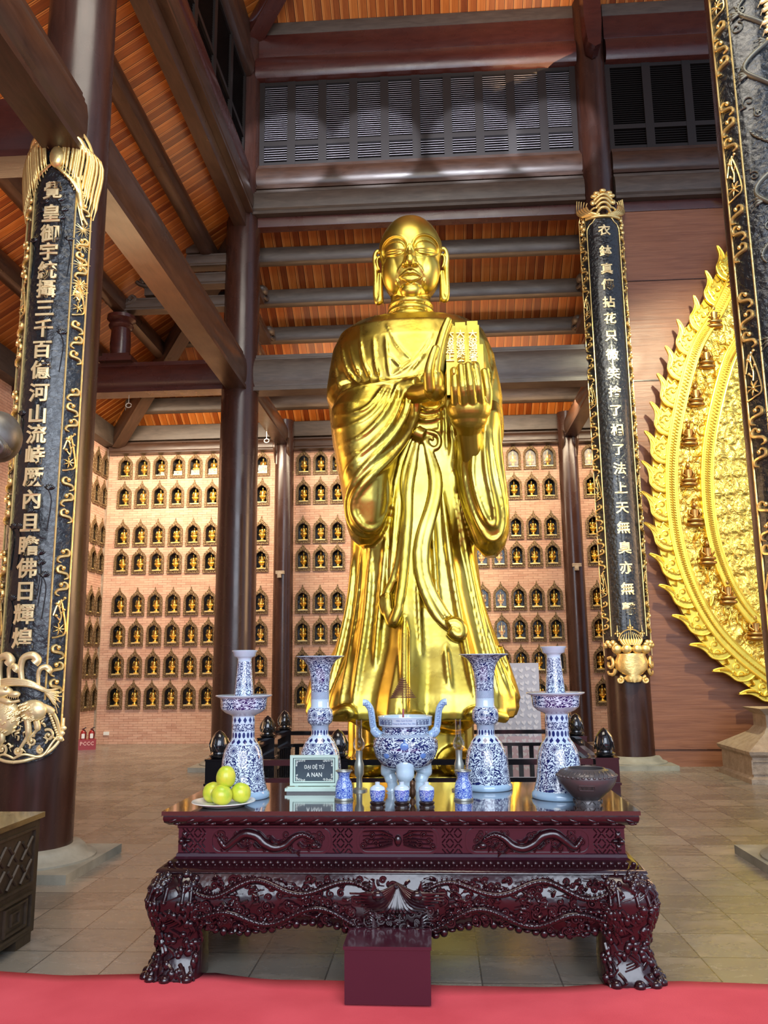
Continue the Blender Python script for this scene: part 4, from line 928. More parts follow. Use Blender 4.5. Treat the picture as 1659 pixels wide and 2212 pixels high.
def band(name, kind, n=16):
    """blue ornament running round a ring of white porcelain"""
    m = mat(name, (.6, .72, .8), .12, coat=.6); t = NT(m); s = t.sep(t.new('Attribute', attribute_name='P').outputs['Vector'])
    fu = t.math('SUBTRACT', t.math('FRACT', t.math('MULTIPLY', s[0], n/(2*pi))), .5); L = s[1]
    if kind == 'dots': pat = t.math('LESS_THAN', t.math('ADD', t.math('POWER', t.math('MULTIPLY', t.math('ABSOLUTE', fu), 2.9), 2), t.math('POWER', t.math('MULTIPLY', t.math('ABSOLUTE', t.math('SUBTRACT', L, .022)), 60), 2)), 1)
    elif kind == 'spear': pat = t.math('LESS_THAN', t.math('ADD', t.math('ABSOLUTE', t.math('MULTIPLY', fu, 2.3)), t.math('ABSOLUTE', t.math('MULTIPLY', t.math('SUBTRACT', L, .022), 42))), .8)
    else: pat = t.math('GREATER_THAN', t.math('SINE', t.math('MULTIPLY', t.math('ADD', t.math('MULTIPLY', fu, 1), t.math('MULTIPLY', L, 55)), 12)), .35)
    t.color(t.mix(pat, (.55, .70, .84), (.012, .022, .14))); return m
DOTS = band('blue_dot_band', 'dots', 17); SPEAR = band('blue_spearhead_band', 'spear', 13); ZIG = band('blue_fret_band', 'zig', 22)
def child(b, name, m, p, **k): return b.build(name, m, p, **k)
def seg_lathe(p, parts):
    """parts: (name, material, profile) stacked pieces of one vessel"""
    for nm, m, prof in parts: b = MB(); b.lathe(prof, 64, uv=True); child(b, nm, m, p, ang=60, recalc=False)
def candlestick(loc, lab):
    t = thing('porcelain_candlestick', lab, 'candlestick', loc)
    seg_lathe(t, [('foot', PW2, [(.001, 0), (.160, 0), (.166, .006), (.162, .03), (.150, .045)]), ('bell_body', VINE, [(.150, .045), (.136, .09), (.128, .15), (.122, .22), (.112, .27), (.095, .305), (.080, .325)]),
        ('collar', SPEAR, [(.092, .309), (.078, .328), (.070, .342)]), ('ring_of_dots', DOTS, [(.070, .342), (.069, .36), (.069, .386)]), ('neck', VINES, [(.069, .386), (.069, .40), (.069, .43)]), ('upper_spearheads', SPEAR, [(.069, .43), (.069, .452), (.068, .474)]),
        ('saucer', PW, [(.068, .474), (.080, .482), (.110, .495), (.133, .515)]), ('saucer_wall', VINES, [(.133, .515), (.138, .53), (.140, .565), (.144, .582)]), ('saucer_rim', PW, [(.144, .582), (.170, .592), (.172, .597), (.168, .600), (.135, .590), (.06, .586)]),
        ('shaft', VINES, [(.060, .586), (.057, .62), (.050, .70), (.044, .78), (.042, .80)]), ('cup', PW, [(.042, .80), (.041, .815), (.048, .825), (.066, .832), (.070, .855), (.078, .862), (.079, .866), (.074, .868), (.066, .85), (.001, .845)])]); return t
candlestick((-1.18, 5.10, TH), 'tall blue and white porcelain candlestick behind the green fruit'); candlestick((.70, 5.08, TH), 'tall blue and white porcelain candlestick behind the grey stone bowl')
def flarevase(loc, lab):
    t = thing('flared_porcelain_vase', lab, 'vase', loc)
    seg_lathe(t, [('foot', PW2, [(.001, 0), (.150, 0), (.156, .006), (.153, .028), (.145, .04)]), ('bell_body', VINE, [(.145, .04), (.138, .10), (.132, .18), (.120, .235), (.096, .285), (.080, .305)]), ('collar', SPEAR, [(.098, .283), (.080, .308), (.062, .325)]),
        ('ring_of_dots', DOTS, [(.060, .325), (.056, .34), (.056, .362)]), ('key_band', ZIG, [(.056, .362), (.056, .385), (.060, .392)]), ('bulb', VINES, [(.060, .392), (.078, .408), (.084, .43), (.084, .46), (.080, .485), (.066, .50)]),
        ('short_neck', PW, [(.066, .50), (.060, .51), (.060, .555)]), ('ribbed_band', ZIG, [(.060, .555), (.060, .58), (.060, .602)]), ('trumpet', VINES, [(.060, .602), (.062, .66), (.068, .72), (.082, .77), (.110, .805), (.150, .825)]), ('rim', PW, [(.150, .825), (.158, .828), (.158, .832), (.148, .832), (.10, .80), (.07, .75), (.05, .65)])]); return t
flarevase((-.765, 5.48, TH), 'flared blue and white porcelain vase behind the small name sign'); flarevase((.30, 5.42, TH), 'flared blue and white porcelain vase right of the incense burner')
# ---- incense burner
t = thing('incense_burner', 'blue and white tripod porcelain incense burner with two upswept handles', 'incense burner', (-.205, 5.30, TH))
seg_lathe(t, [('bowl', VINE, [(.001, .125), (.05, .127), (.10, .137), (.150, .165), (.185, .21), (.202, .265), (.198, .31), (.182, .335)]), ('shoulder_scallops', ZIG, [(.182, .335), (.165, .348), (.150, .352)]), ('neck', VINES, [(.150, .352), (.146, .365), (.147, .39), (.152, .395)]),
    ('rim', PW, [(.152, .395), (.165, .40), (.168, .445), (.171, .452), (.168, .456), (.155, .452), (.150, .42), (.001, .415)])])
ASH = mat('incense_ash', (.20, .22, .20), .9)
b = MB(); b.lathe([(.001, .438), (.152, .434)], 40); child(b, 'ash', ASH, t)
b = MB()
for q0 in (1.5*pi, .5*pi+radians(30)+.5, .5*pi-radians(30)-.5):
    c, s = cos(q0), sin(q0); b.tube(crom([(c*.11, s*.11, .19), (c*.125, s*.125, .12), (c*.105, s*.105, .06), (c*.100, s*.100, .02), (c*.105, s*.105, .0)], 5), [.062]*3+[.055]*4+[.042]*4+[.034]*6+[.040]*4, 18)
child(b, 'feet', PW, t)
for s in (-1, 1):
    b = MB(); b.tube(crom([(s*.150, -.02, .335), (s*.185, -.02, .36), (s*.200, -.02, .40), (s*.206, -.02, .45), (s*.215, -.02, .50), (s*.240, -.02, .535), (s*.262, -.02, .54)], 5), [.022]*8+[.017]*23, 14, 1.25); child(b, 'handle', PW2, t)
    fr = MB()
    for k in range(9):
        p = crom([(s*.175, 0, .35), (s*.200, 0, .40), (s*.206, 0, .45), (s*.215, 0, .50), (s*.240, 0, .533)], 2)[k]; x, z = p.x, p.z
        fr.tube([(x-.009, -.0415, z-.009), (x+.009, -.0415, z-.009), (x+.009, -.0415, z+.007), (x-.004, -.0415, z+.007), (x-.004, -.0415, z)], .0016, 4)
    child(fr, 'key_fret', LBL, t)
def wrapz(b, x, y, R_, z, vs, fs, sz, off=.002, th0=-pi/2):
    b.add([((R_+off+v.z*.0)*cos(th0+(x+v.x*sz)/R_), (R_+off)*sin(th0+(x+v.x*sz)/R_), z+v.y*sz) for v in vs], fs)
b = MB()
for s, z, sz in (('Năm Canh Tý 2020', .432, .012), ('Tràng An Bái Đính Tam Chúc', .414, .012)):
    vs, fs = textmesh(s, .05, 1); w = max(v.x for v in vs); wrapz(b, -w*sz/2, 0, .168, z, vs, fs, sz)
o = child(b, 'blue_inscription', LBL, t, smooth=False); b = MB()
for s in (-1, 1):
    for k in range(4):
        a = -pi/2+s*(.52+.16*k); R_ = .1695; f = lambda da, z: ((R_)*cos(a+da), R_*sin(a+da), z)
        b.tube([f(-.055, .408), f(-.055, .440), f(.055, .440), f(.055, .412), f(-.02, .412), f(-.02, .428), f(.02, .428)], .0016, 4)
    for k in range(2):
        a = -pi/2+s*(.22+.5*k); R_ = .149
        for q in range(9): b.tube([((R_)*cos(a+.1*(rnd.random()-.5)*2), R_*sin(a+.1*(rnd.random()-.5)), .365+.024*rnd.random()) for _ in range(3)], .0014, 4)
child(b, 'key_fret_border', COB, t)
b = MB()
for (a, z, r) in ((0, .285, .026), (-.62, .235, .022), (.62, .235, .022)):
    R_ = interp([(.137, .10), (.165, .15), (.21, .185), (.265, .202), (.31, .198)], z)[0]+.0015
    b.sphere(((R_-.004)*cos(-pi/2+a), (R_-.004)*sin(-pi/2+a), z), (r, .006, r), 14, 8, M=Matrix.Rotation(a, 3, 'Z')); b.tube([((R_)*cos(-pi/2+a), R_*sin(-pi/2+a), z+r), ((R_)*cos(-pi/2+a), R_*sin(-pi/2+a), z+r*1.7)], .005, 6)
child(b, 'raised_emblems', LBL, t)
# incense coil in the burner
INC = mat('brown_incense', (.16, .07, .035), .9); b = MB(); P = []
cx, cy = -.215, 5.26
for k in range(420):
    u = k/419; q = u*2*pi*11.5; R_ = .014+.066*u; P.append((cx+R_*cos(q), cy+R_*sin(q), 1.52-.125*u**.85))
b.tube(P, .0031, 5); b.tube([(cx, cy, TH+.436), (cx, cy, 1.53)], .0028, 6)
o = tag(b.build('incense_coil', INC), 'brown conical incense coil standing in the tripod burner', 'incense coil')
PINK = mat('pink_stick_base', (.45, .12, .14), .8); b = MB(); b.tube([(cx, cy, TH+.43), (cx, cy, TH+.50)], .006, 8); q = b.build('stick_base', PINK, o)
# ---- small jars, lamps, cups
PEW = mat('pewter_rim', (.33, .34, .30), .35, .7)
GL = bpy.data.materials.new('lamp_glass'); GL.use_nodes = True; _n = GL.node_tree; _n.nodes.clear(); _o = _n.nodes.new('ShaderNodeOutputMaterial'); _tr = _n.nodes.new('ShaderNodeBsdfTransparent'); _tr.inputs[0].default_value = (.93, .93, .93, 1)
_g = _n.nodes.new('ShaderNodeBsdfGlossy'); _g.inputs['Roughness'].default_value = .06; _lw = _n.nodes.new('ShaderNodeLayerWeight'); _lw.inputs[0].default_value = .35; _m = _n.nodes.new('ShaderNodeMixShader')
_n.links.new(_lw.outputs['Facing'], _m.inputs[0]); _n.links.new(_tr.outputs[0], _m.inputs[1]); _n.links.new(_g.outputs[0], _m.inputs[2]); _n.links.new(_m.outputs[0], _o.inputs[0])
for x, y, w in ((-.556, 5.00, 'left'), (.137, 4.99, 'right')):
    t = thing('blue_porcelain_jar', 'squat blue porcelain jar with pewter foot, '+w+' of the incense burner', 'jar', (x, y, TH))
    seg_lathe(t, [('foot_ring', PEW, [(.001, 0), (.055, 0), (.057, .006), (.053, .014)]), ('body', BLUED, [(.052, .014), (.052, .05), (.049, .08), (.042, .105), (.033, .118), (.032, .13)]), ('neck', BLUED, [(.032, .13), (.034, .145), (.044, .158)]), ('lip', PEW, [(.044, .158), (.050, .162), (.049, .166), (.040, .165), (.03, .14), (.001, .13)])])
for x, y, w in ((-.50, 5.36, 'left'), (.125, 5.36, 'right')):
    t = thing('glass_oil_lamp', 'clear glass oil lamp with tall chimney, '+w+' of the incense burner', 'oil lamp', (x, y, TH))
    b = MB(); b.lathe([(.001, 0), (.05, 0), (.05, .01), (.02, .02), (.018, .08), (.03, .10), (.03, .16), (.02, .19), (.022, .24)], 28); child(b, 'lamp_stand', PEW, t)
    b = MB(); b.lathe([(.020, .24), (.035, .26), (.038, .285), (.030, .31), (.019, .325), (.019, .43)], 28); child(b, 'glass_chimney', GL, t)
WOODK = mat('black_wooden_cup_stand', (.02, .01, .008), .25, coat=.4)
for k, (x, w) in enumerate(((-.343, 'left'), (-.208, 'middle'), (-.072, 'right'))):
    t = thing('porcelain_offering_cup', w+' of three lidded blue and white offering cups on black stands', 'cup', (x, 4.76, TH))
    b = MB(); b.lathe([(.001, 0), (.043, 0), (.043, .006), (.037, .012), (.042, .018), (.043, .026), (.036, .032), (.001, .032)], 32); child(b, 'wooden_stand', WOODK, t)
    seg_lathe(t, [('cup_body', BLUED, [(.001, .032), (.034, .034), (.040, .05), (.043, .075), (.043, .092)])]); b = MB(); b.lathe([(.043, .092), (.040, .103), (.024, .114), (.013, .118), (.013, .132), (.001, .134)], 32, uv=True); child(b, 'lid', PW, t, ang=60)
    b = MB()
    for q in (-1.9, -1.2): b.tube([(.0437*cos(q), .0437*sin(q), .045+.0), (.0437*cos(q+.15), .0437*sin(q+.15), .088)], .006, 6, .3)
    child(b, 'white_reserve', PW, t)
BRZ = mat('brown_bronze', (.10, .05, .025), .35, .6)
b = MB(); b.lathe([(.001, 0), (.02, 0), (.016, .01), (.009, .02), (.018, .04), (.02, .06), (.012, .08), (.016, .09), (.014, .11), (.001, .12)], 20, (-.155, 4.93, TH)); tag(b.build('bronze_figurine', BRZ), 'tiny brown gourd-shaped ornament behind the middle offering cup', 'ornament')
# ---- fruit
t = thing('fruit_plate', 'shallow white plate holding four green fruit at table corner', 'plate', (-1.215, 4.80, TH)); b = MB(); b.lathe([(.001, .004), (.10, .004), (.11, 0), (.12, .004), (.165, .022), (.178, .026), (.176, .030), (.160, .027), (.11, .012), (.001, .010)], 56)
b.v = [v for v in b.v]; o = child(b, 'plate_body', mat('white_plate', (.75, .75, .70), .2, coat=.4), t)
FRU = mat('yellow_green_apple_skin', (.55, .62, .04), .32, coat=.15); _t = NT(FRU); _n = _t.noise(_t.coord('Object'), 11, 4, .6); _t.color(_t.ramp(_n, [(.35, (.36, .55, .035)), (.55, (.62, .66, .05)), (.75, (.72, .66, .06))])); FRU.node_tree.nodes['Principled BSDF'].inputs['Subsurface Weight'].default_value = .05
def fruit(loc, r, hz, lab, tilt=0):
    b = MB(); n = 20
    prof = []
    for k in range(n+1):
        p = -pi/2+pi*k/n; rr_ = cos(p); z = sin(p)
        dz = .16*exp(-(rr_/.28)**2)*(1 if z > 0 else .6); prof.append((max(.0005, rr_*r*(1-.06*z)), z*r*hz-dz*r*(1 if z > 0 else -1)))
    b.lathe(prof, 32); b.tube([(0, 0, r*hz*.78), (.004, 0, r*hz*.93)], .0025, 6)
    o = b.build('green_apple', FRU); o.location = loc; o.rotation_euler = tilt if tilt else (0, 0, 0); tag(o, lab, 'fruit', 'green fruit on the white plate'); return o
z = TH+.012
fruit((-1.292, 4.85, z+.055), .058, .98, 'green fruit at the left side of the plate', (.2, -.3, 0)); fruit((-1.125, 4.83, z+.055), .058, .98, 'greener fruit at the right side of the plate', (.1, .4, 1)); fruit((-1.213, 4.745, z+.055), .060, .94, 'yellow-green fruit at the front of the plate', (.3, 0, 2)); fruit((-1.205, 4.80, z+.145), .055, 1.16, 'upright green fruit balanced on top of the other three', (0, .05, .5))
# ---- bowl
BW = mat('grey_carved_bowl', (.095, .085, .085), .32, .35); b = MB()
b.lathe([(.001, .006), (.062, 0), (.072, 0), (.074, .02), (.066, .03), (.085, .045), (.125, .08), (.152, .115), (.163, .145), (.160, .162), (.142, .178), (.108, .190), (.100, .196), (.096, .192), (.100, .17), (.11, .12), (.09, .06), (.001, .04)], 64)
t = thing('stone_bowl', 'squat grey-brown carved bowl on the right corner of altar table', 'bowl', (.815, 4.83, TH)); child(b, 'bowl_body', BW, t, ang=50)
b = MB()
for k in range(34):
    q = 2*pi*k/34; c, s = cos(q), sin(q); b.sphere((.158*c, .158*s, .158), (.012, .012, .007), 8, 5); b.tube(crom([(.157*c, .157*s, .160), (.144*cos(q+.06), .144*sin(q+.06), .177), (.124*cos(q+.1), .124*sin(q+.1), .186)], 3), .0045, 5)
for k in range(9):
    q = 2*pi*k/9; b.tube(crom([(.075*cos(q-.25), .075*sin(q-.25), .01), (.078*cos(q), .078*sin(q), .028), (.075*cos(q+.25), .075*sin(q+.25), .01)], 4), .004, 5)
o = child(b, 'petal_border', BW, t)
b = MB(); a0 = -pi/2-.18
def wr(da, z, d=0): 
    R_ = interp([(.08, .125), (.115, .152), (.145, .163)], z)[0]+d; return (R_*cos(a0+da), R_*sin(a0+da), z)
b.tube([wr(-.30, .105, .002), wr(-.27, .118, .002), wr(0, .118, .002), wr(.27, .118, .002), wr(.30, .105, .002), wr(.27, .092, .002), wr(0, .092, .002), wr(-.27, .092, .002), wr(-.30, .105, .002)], .0028, 6)
for k, ch in enumerate('吉祥如意'):
    vs, fs = textmesh(ch, .06, 1); sz = .019; b.add([wr(-.22+.115*k+v.x*sz/.145, .097+v.y*sz, .002+v.z*.02) for v in vs], fs)
child(b, 'character_cartouche', BW, t, smooth=False)
# ---- name sign
SG = mat('pale_green_sign_frame', (.50, .66, .58), .3, coat=.3); SD = mat('dark_blue_sign_field', (.022, .045, .062), .3); SWT = mat('sign_white_letters', (.80, .84, .78), .5)
t = thing('name_sign', 'framed name sign reading ĐẠI ĐỆ TỬ A NAN on a pale base', 'sign', (-.775, 5.30, TH)); F = lambda x, z, d: (x, d, z)
def rc(x, z0, z1): return [(-x, z0), (x, z0), (x, z1), (-x, z1)]
b = MB(); b.box(-.175, .175, -.05, .05, .012, .030); b.box(-.16, .16, -.04, .04, .030, .036); b.build('sign_base', SG, t, smooth=False)
b = MB(); b.box(-.165, .165, -.043, .043, 0, .012); b.build('black_foot', BLK, t, smooth=False)
b = MB(); b.ring(rc(.150, .040, .222), rc(.132, .056, .206), -.014, .014, F); b.ring(rc(.127, .060, .202), rc(.118, .067, .195), -.010, .0, F); b.box(-.12, -.10, -.008, .008, .034, .042); b.box(.10, .12, -.008, .008, .034, .042); b.build('sign_frame', SG, t, smooth=False)
b = MB(); b.box(-.14, .14, 0, .006, .05, .212); b.build('dark_field', SD, t, smooth=False)
b = MB()
for s, z, sz in (('ĐẠI ĐỆ TỬ', .140, .030), ('A NAN', .092, .036)):
    vs, fs = textmesh(s, .03, 3, .008); w = max(v.x for v in vs); b.add([((v.x-w/2)*sz*.86, -.0015-v.z*.03, z+v.y*sz) for v in vs], fs)
b.build('white_lettering', SWT, t, smooth=False)
b = MB()
for sx in (-1, 1):
    for zc, sz in ((.188, 1), (.074, -1)):
        for k in range(4): b_ = (sx*(.108-.015*k), -.002, zc-sz*.004*k*0); scroll(b, b_, .008, 1.2, .0016, sx*sz, 12, k)
        for k in range(2): scroll(b, (sx*.110, -.002, zc-sz*.014*(k+1)), .007, 1.2, .0016, -sx*sz, 12, k)
o = b.build('corner_scrolls', SWT, t)
# ------------------------------------------------------------------ couplet boards on the pillars
def cyl(cx, cy, R_):
    return lambda s, z, d=0: Vector((cx+(R_+d)*sin(s/R_), cy-(R_+d)*cos(s/R_), z))
def cloud(b, F, s0, s1, z0, z1, r, flip=1, off=.012):
    """chain of S-shaped cloud scrolls filling a narrow upright strip"""
    w = s1-s0; n = max(1, round((z1-z0)/(w*1.15))); h = (z1-z0)/n; m = (s0+s1)/2
    for k in range(n):
        zc = z0+h*(k+.5); f = flip*(1 if k % 2 else -1)
        P = [(m-f*w*.05, zc+h*.16), (m+f*w*.13, zc+h*.30), (m+f*w*.33, zc+h*.18), (m+f*w*.30, zc-h*.05), (m, zc-h*.12), (m-f*w*.28, zc-h*.20), (m-f*w*.36, zc-h*.42), (m-f*w*.12, zc-h*.52)]
        q = crom([F(s, z, off) for s, z in P], 4); L = len(q); b.tube(q, [r*(.55+.9*sin(pi*i/(L-1))) for i in range(L)], 6, .7)
        b.sphere(F(m-f*w*.05, zc+h*.16, off), r*1.3, 6, 5)
def sprig(b, F, s, z, L, r, seed):
    q = random.Random(seed)
    b.tube(crom([F(s, z-L, .01), F(s+.01, z-L*.4, .012), F(s-.008, z+L*.3, .012), F(s+.004, z+L, .01)], 4), r*.8, 5)
    for k in range(4):
        zz = z-L+2*L*(k+.5)/4; sg = 1 if k % 2 else -1
        b.tube([F(s, zz, .012), F(s+sg*.028, zz+.03, .014)], [r, r*.5], 5); b.sphere(F(s+sg*.03, zz+.035, .014), r*1.5, 6, 4)
def rosette(b, F, s, z, R_, n, off=.014):
    for k in range(n):
        a = 2*pi*k/n; b.tube([F(s+R_*.18*cos(a), z+R_*.18*sin(a), off), F(s+R_*.6*cos(a), z+R_*.6*sin(a), off+.006), F(s+R_*cos(a), z+R_*sin(a), off)], [R_*.12, R_*.19, R_*.05], 6, .6)
    b.sphere(F(s, z, off+.004), R_*.2, 8, 5)
def star(b, F, s, z, R_, n, seed, r=.005):
    q = random.Random(seed)
    for k in range(n): a = 2*pi*(k+.5*q.random())/n; L = R_*(.6+.4*q.random()); b.tube([F(s, z, .012), F(s+L*cos(a), z+L*sin(a), .010)], [r*1.2, r*.4], 5)
def board(cx, cy, R_, z0, z1, aout, ain, lab, zin0, zin1, arch=True, both=True, seed=1, rise=.30, gild=GILD, side='cloud'):
    t = thing('couplet_board', lab, 'couplet board', (0, 0, 0)); F = cyl(cx, cy, R_); so = R_*radians(aout); si = R_*radians(ain)
    # lacquered body
    b = MB(); N = 30; rows = []
    for k in range(N+1):
        s = -so+2*so*k/N; u = abs(s)/so; zt = z1-(rise*(1-sqrt(max(0, 1-u**2.4))) if arch else 0); zb = z0+(.20*(1-sqrt(max(0, 1-u**2.6))) if arch else 0); rows.append((s, zb, zt))
    for d0, d1 in ((-.03, .0),):
        vs = []; M_ = 24
        for d in (d0, d1):
            for s, zb, zt in rows:
                for j in range(M_+1): vs.append(F(s, lerp(zb, zt, j/M_), d))
        n1 = (N+1)*(M_+1); fs = []
        for i in range(N):
            for j in range(M_): a = i*(M_+1)+j; fs += [(a, a+1, a+M_+2, a+M_+1), (n1+a, n1+a+M_+1, n1+a+M_+2, n1+a+1)]
            a = i*(M_+1); fs.append((a, a+M_+1, n1+a+M_+1, n1+a)); a += M_; fs.append((a, n1+a, n1+a+M_+1, a+M_+1))
        for i in (0, N):
            for j in range(M_): a = i*(M_+1)+j; fs.append((a, n1+a, n1+a+1, a+1))
        b.add(vs, fs)
    b.build('lacquer_body', BLKC, t, ang=50)
    # gold fillets
    g = MB(); r = .0085
    for s in (-so+.01, so-.01): g.tube([F(s, lerp(zin0-.3, zin1+.05, k/20), .004) for k in range(21)], r, 6)
    if arch: g.tube([F(s*.985, zt-.008, .004) for s, zb, zt in rows], r, 6)
    ap = [F(-si, zin0, .006)]+[F(-si, lerp(zin0, zin1-si*.9, k/16), .006) for k in range(1, 17)]+[F(si*x, zin1-si*.9+si*.95*y, .006) for x, y in ((-.97, .25), (-.82, .5), (-.62, .62), (-.52, .78), (-.3, .95), (0, 1), (.3, .95), (.52, .78), (.62, .62), (.82, .5), (.97, .25))]+[F(si, lerp(zin1-si*.9, zin0, k/16), .006) for k in range(17)]
    g.tube(ap, r, 6); g.build('gold_fillets', gild, t)
    # openwork strips
    for sg in ((-1, 1) if both else (-1,)):
        g = MB(); a, c = sorted((sg*(si+.012), sg*(so-.018))); w = c-a; z = zin0+.05; k = 0
        rr_w = .0155 if w > .12 else .011
        while z < zin1-w:
            L = w*3.4
            if k % 3 == 0: cloud(g, F, a, c, z, min(z+L, zin1-.05), rr_w, sg)
            elif k % 3 == 1:
                m = (a+c)/2; rosette(g, F, m, z+w*.7, w*.42, 7); sprig(g, F, m, z+w*1.9, w*.8, .009, k+seed); g.tube(crom([F(a+.01, z+w*.1, .01), F(m, z+w*.2, .012), F(c-.01, z+w*.6, .01), F(m, z+w*2.6, .012), F(a+.01, z+w*1.6, .01)], 5), .008, 5); L = w*2.8
            else:
                cloud(g, F, a, c, z, min(z+L, zin1-.05), rr_w, -sg)
            z += L+w*.15; k += 1
            if side == 'gap' and k % 3 == 0: z += w*1.5
        g.build('openwork_scrolls', gild, t)
    return t, F, so, si
def chars(t, F, text, zs, sz, m, seed=0, wid=1):
    for ch, z in zip(text, zs):
        vs, fs = textmesh(ch, .05, 2, .022); b = MB()
        b.add([F((v.x-.5)*sz*wid, z+(v.y-.38)*sz, .010+v.z*.14) for v in vs], fs); b.build('gold_character', m, t, smooth=False)
# left board
zl = [5.866, 5.637, 5.441, 5.265, 5.085, 4.909, 4.73, 4.538, 4.345, 4.155, 3.951, 3.755, 3.577, 3.392, 3.205, 3.008, 2.809, 2.612, 2.425, 2.235, 2.045, 1.85]
t, F, so, si = board(XL-.06, Y1, .365, .86, 6.56, 56, 32, 'black couplet board with gold characters on near left pillar, winged bird on top', 1.35, 6.12, rise=.42, side='gap')
chars(t, F, '覺皇御宇統攝三千百億河山流峙厥內且瞻佛日輝煌', zl, .175, GILDP)
# lotus relief in black
b = MB(); q = random.Random(5)
for k in range(24):
    s = (q.random()-.5)*1.7*si; z = 1.9+4*q.random(); b.tube(crom([F(s, z-.35, .004), F(s+.02, z-.1, .006), F(s-.01, z, .006)], 4), .005, 5)
    for a in (-1.1, -.6, -.2, .2, .6, 1.1): b.sphere(F(s+.026*sin(a), z+.022*cos(a), .004), (.011, .008, .028), 8, 5, M=Matrix.Rotation(a*.9, 3, 'Y'))
b.build('lotus_relief', BLK, t)
# bird crest
b = MB(); b.sphere(F(.03, 6.18, .03), (.07, .05, .11), 16, 10); b.sphere(F(.02, 6.34, .04), (.035, .035, .04), 12, 8); b.tube(crom([F(.02, 6.36, .04), F(.0, 6.44, .03), F(.03, 6.52, .01)], 4), [.018]*5+[.008]*4, 8)
for sg in (-1, 1):
    for k in range(15):
        a0 = .03+.021*k+.008*sin(k*5); b.tube(crom([F(sg*.04, 6.28+.006*k, .04), F(sg*(a0+.05), 6.40-.012*k, .05), F(sg*(a0+.045), 6.20-.028*k, .035), F(sg*(a0+.03), 6.06-.030*k, .015)], 5), [.013]*6+[.014]*6+[.006]*4, 7)
for k in range(7): b.tube(crom([F(.02, 6.1, .03), F(.10+.02*k, 6.02-.02*k, .035), F(.22, 5.92-.03*k, .02), F(.27, 5.86-.05*k, .01)], 5), [.015]*8+[.007]*8, 6)
b.tube(crom([F(.20, 6.0, .02), F(.235, 5.80, .02), F(.26, 5.66, .015), F(.31, 5.58, .01)], 5), [.03]*8+[.014]*8, 7)
for k in range(6): b.tube(crom([F(-.02, 6.12, .02), F(-.12-.02*k, 6.04, .02), F(-.24, 5.94+.02*k, .01)], 4), .010, 6)
for k, z in enumerate((5.52, 5.36, 5.18)): star(b, F, .28, z, .09, 14, k)
rosette(b, F, .28, 4.98, .07, 12); star(b, F, .28, 4.90, .09, 16, 9, .008)
b.tube([F(s_*1.0, 6.54-.42*(1-sqrt(max(0, 1-abs(s_/.35)**2.4))), .012) for s_ in [lerp(-.34, .34, k/24) for k in range(25)]], .014, 6)
for sg in (-1, 1):
    b.tube(crom([F(sg*.30, 6.20, .02), F(sg*.20, 6.36, .05), F(sg*.10, 6.38, .055), F(sg*.03, 6.28, .05)], 5), .026, 8)
    for k in range(8): b.sphere(F(sg*(.08+.028*k), 6.34-.012*k*(k/7), .045), (.026, .02, .034), 8, 6)
    b.tube(crom([F(sg*.02, 6.44, .02), F(sg*.10, 6.46, .02), F(sg*.14, 6.50, .02)], 4), .010, 6)
b.build('winged_bird_crest', GILD, t)
b = MB()   # beast at the foot
q = random.Random(12)
def furry(cs, cz, rs, rz, d, n=70):
    b.sphere(F(cs, cz, d*.4), (rs, d, rz), 28, 18)
    for k in range(n):
        a = 2*pi*q.random(); u = sqrt(q.random()); s_, z_ = cs+rs*u*cos(a), cz+rz*u*sin(a); dd = d*.4+d*sqrt(max(0, 1-u*u))
        b.tube([F(s_, z_, dd-.004), F(s_+.018*cos(a*.3+2), z_-.012, dd+.003), F(s_+.034*cos(a*.3+2), z_-.03, dd-.012)], [.008, .008, .002], 6)
furry(-.09, 1.22, .12, .15, .06); furry(.12, 1.27, .115, .085, .055); furry(-.20, 1.12, .07, .10, .04, 30)
# head with open jaws
b.sphere(F(-.12, 1.42, .05), (.10, .05, .05), 20, 12); b.sphere(F(-.01, 1.40, .05), (.05, .035, .028), 16, 10); b.tube(crom([F(-.14, 1.37, .05), F(-.04, 1.34, .06), F(.03, 1.35, .05)], 6), [.026]*7+[.012]*6, 10); b.sphere(F(-.06, 1.45, .085), .016, 10, 7)
for k in range(6): b.tube([F(-.05+.015*k, 1.385, .07), F(-.05+.015*k, 1.362, .07)], [.005, .001], 5)
for s, z, h in ((.17, 1.49, .75), (.06, 1.51, 1.2), (-.05, 1.51, .7), (-.13, 1.50, 1.25), (-.23, 1.47, .8)):
    b.tube(crom([F(s-.02, z-.04, .03), F(s-.035*h, z+.07*h, .035), F(s-.02*h, z+.145*h, .045), F(s+.03*h, z+.165*h, .05), F(s+.06*h, z+.135*h, .05), F(s+.045*h, z+.11*h, .05)], 8), [.018*h+.0004*k for k in range(41)], 14)
for j in range(4):
    b.tube(crom([F(-.24, 1.43+.018*j, .025), F(-.08, 1.475+.014*j, .04), F(.08, 1.47+.010*j, .045), F(.20, 1.42+.004*j, .04), F(.30, 1.35+.03*j, .015)], 8), [.015]*24+[.009]*9, 10)
for k in range(5): b.tube(crom([F(.20, 1.42, .03), F(.27, 1.40-.02*k, .03), F(.34-.01*k, 1.42-.045*k, .015)], 6), [.014]*7+[.004]*6, 8)
b.tube(crom([F(.18, 1.30, .04), F(.25, 1.26, .03), F(.30, 1.18, .02), F(.33, 1.08, .01), F(.36, 1.02, .01)], 8), [.030]*10+[.016]*23, 12)
for k in range(14): b.sphere(F(.22+.008*k, 1.28-.019*k, .045-.002*k), (.014, .010, .012), 8, 5)
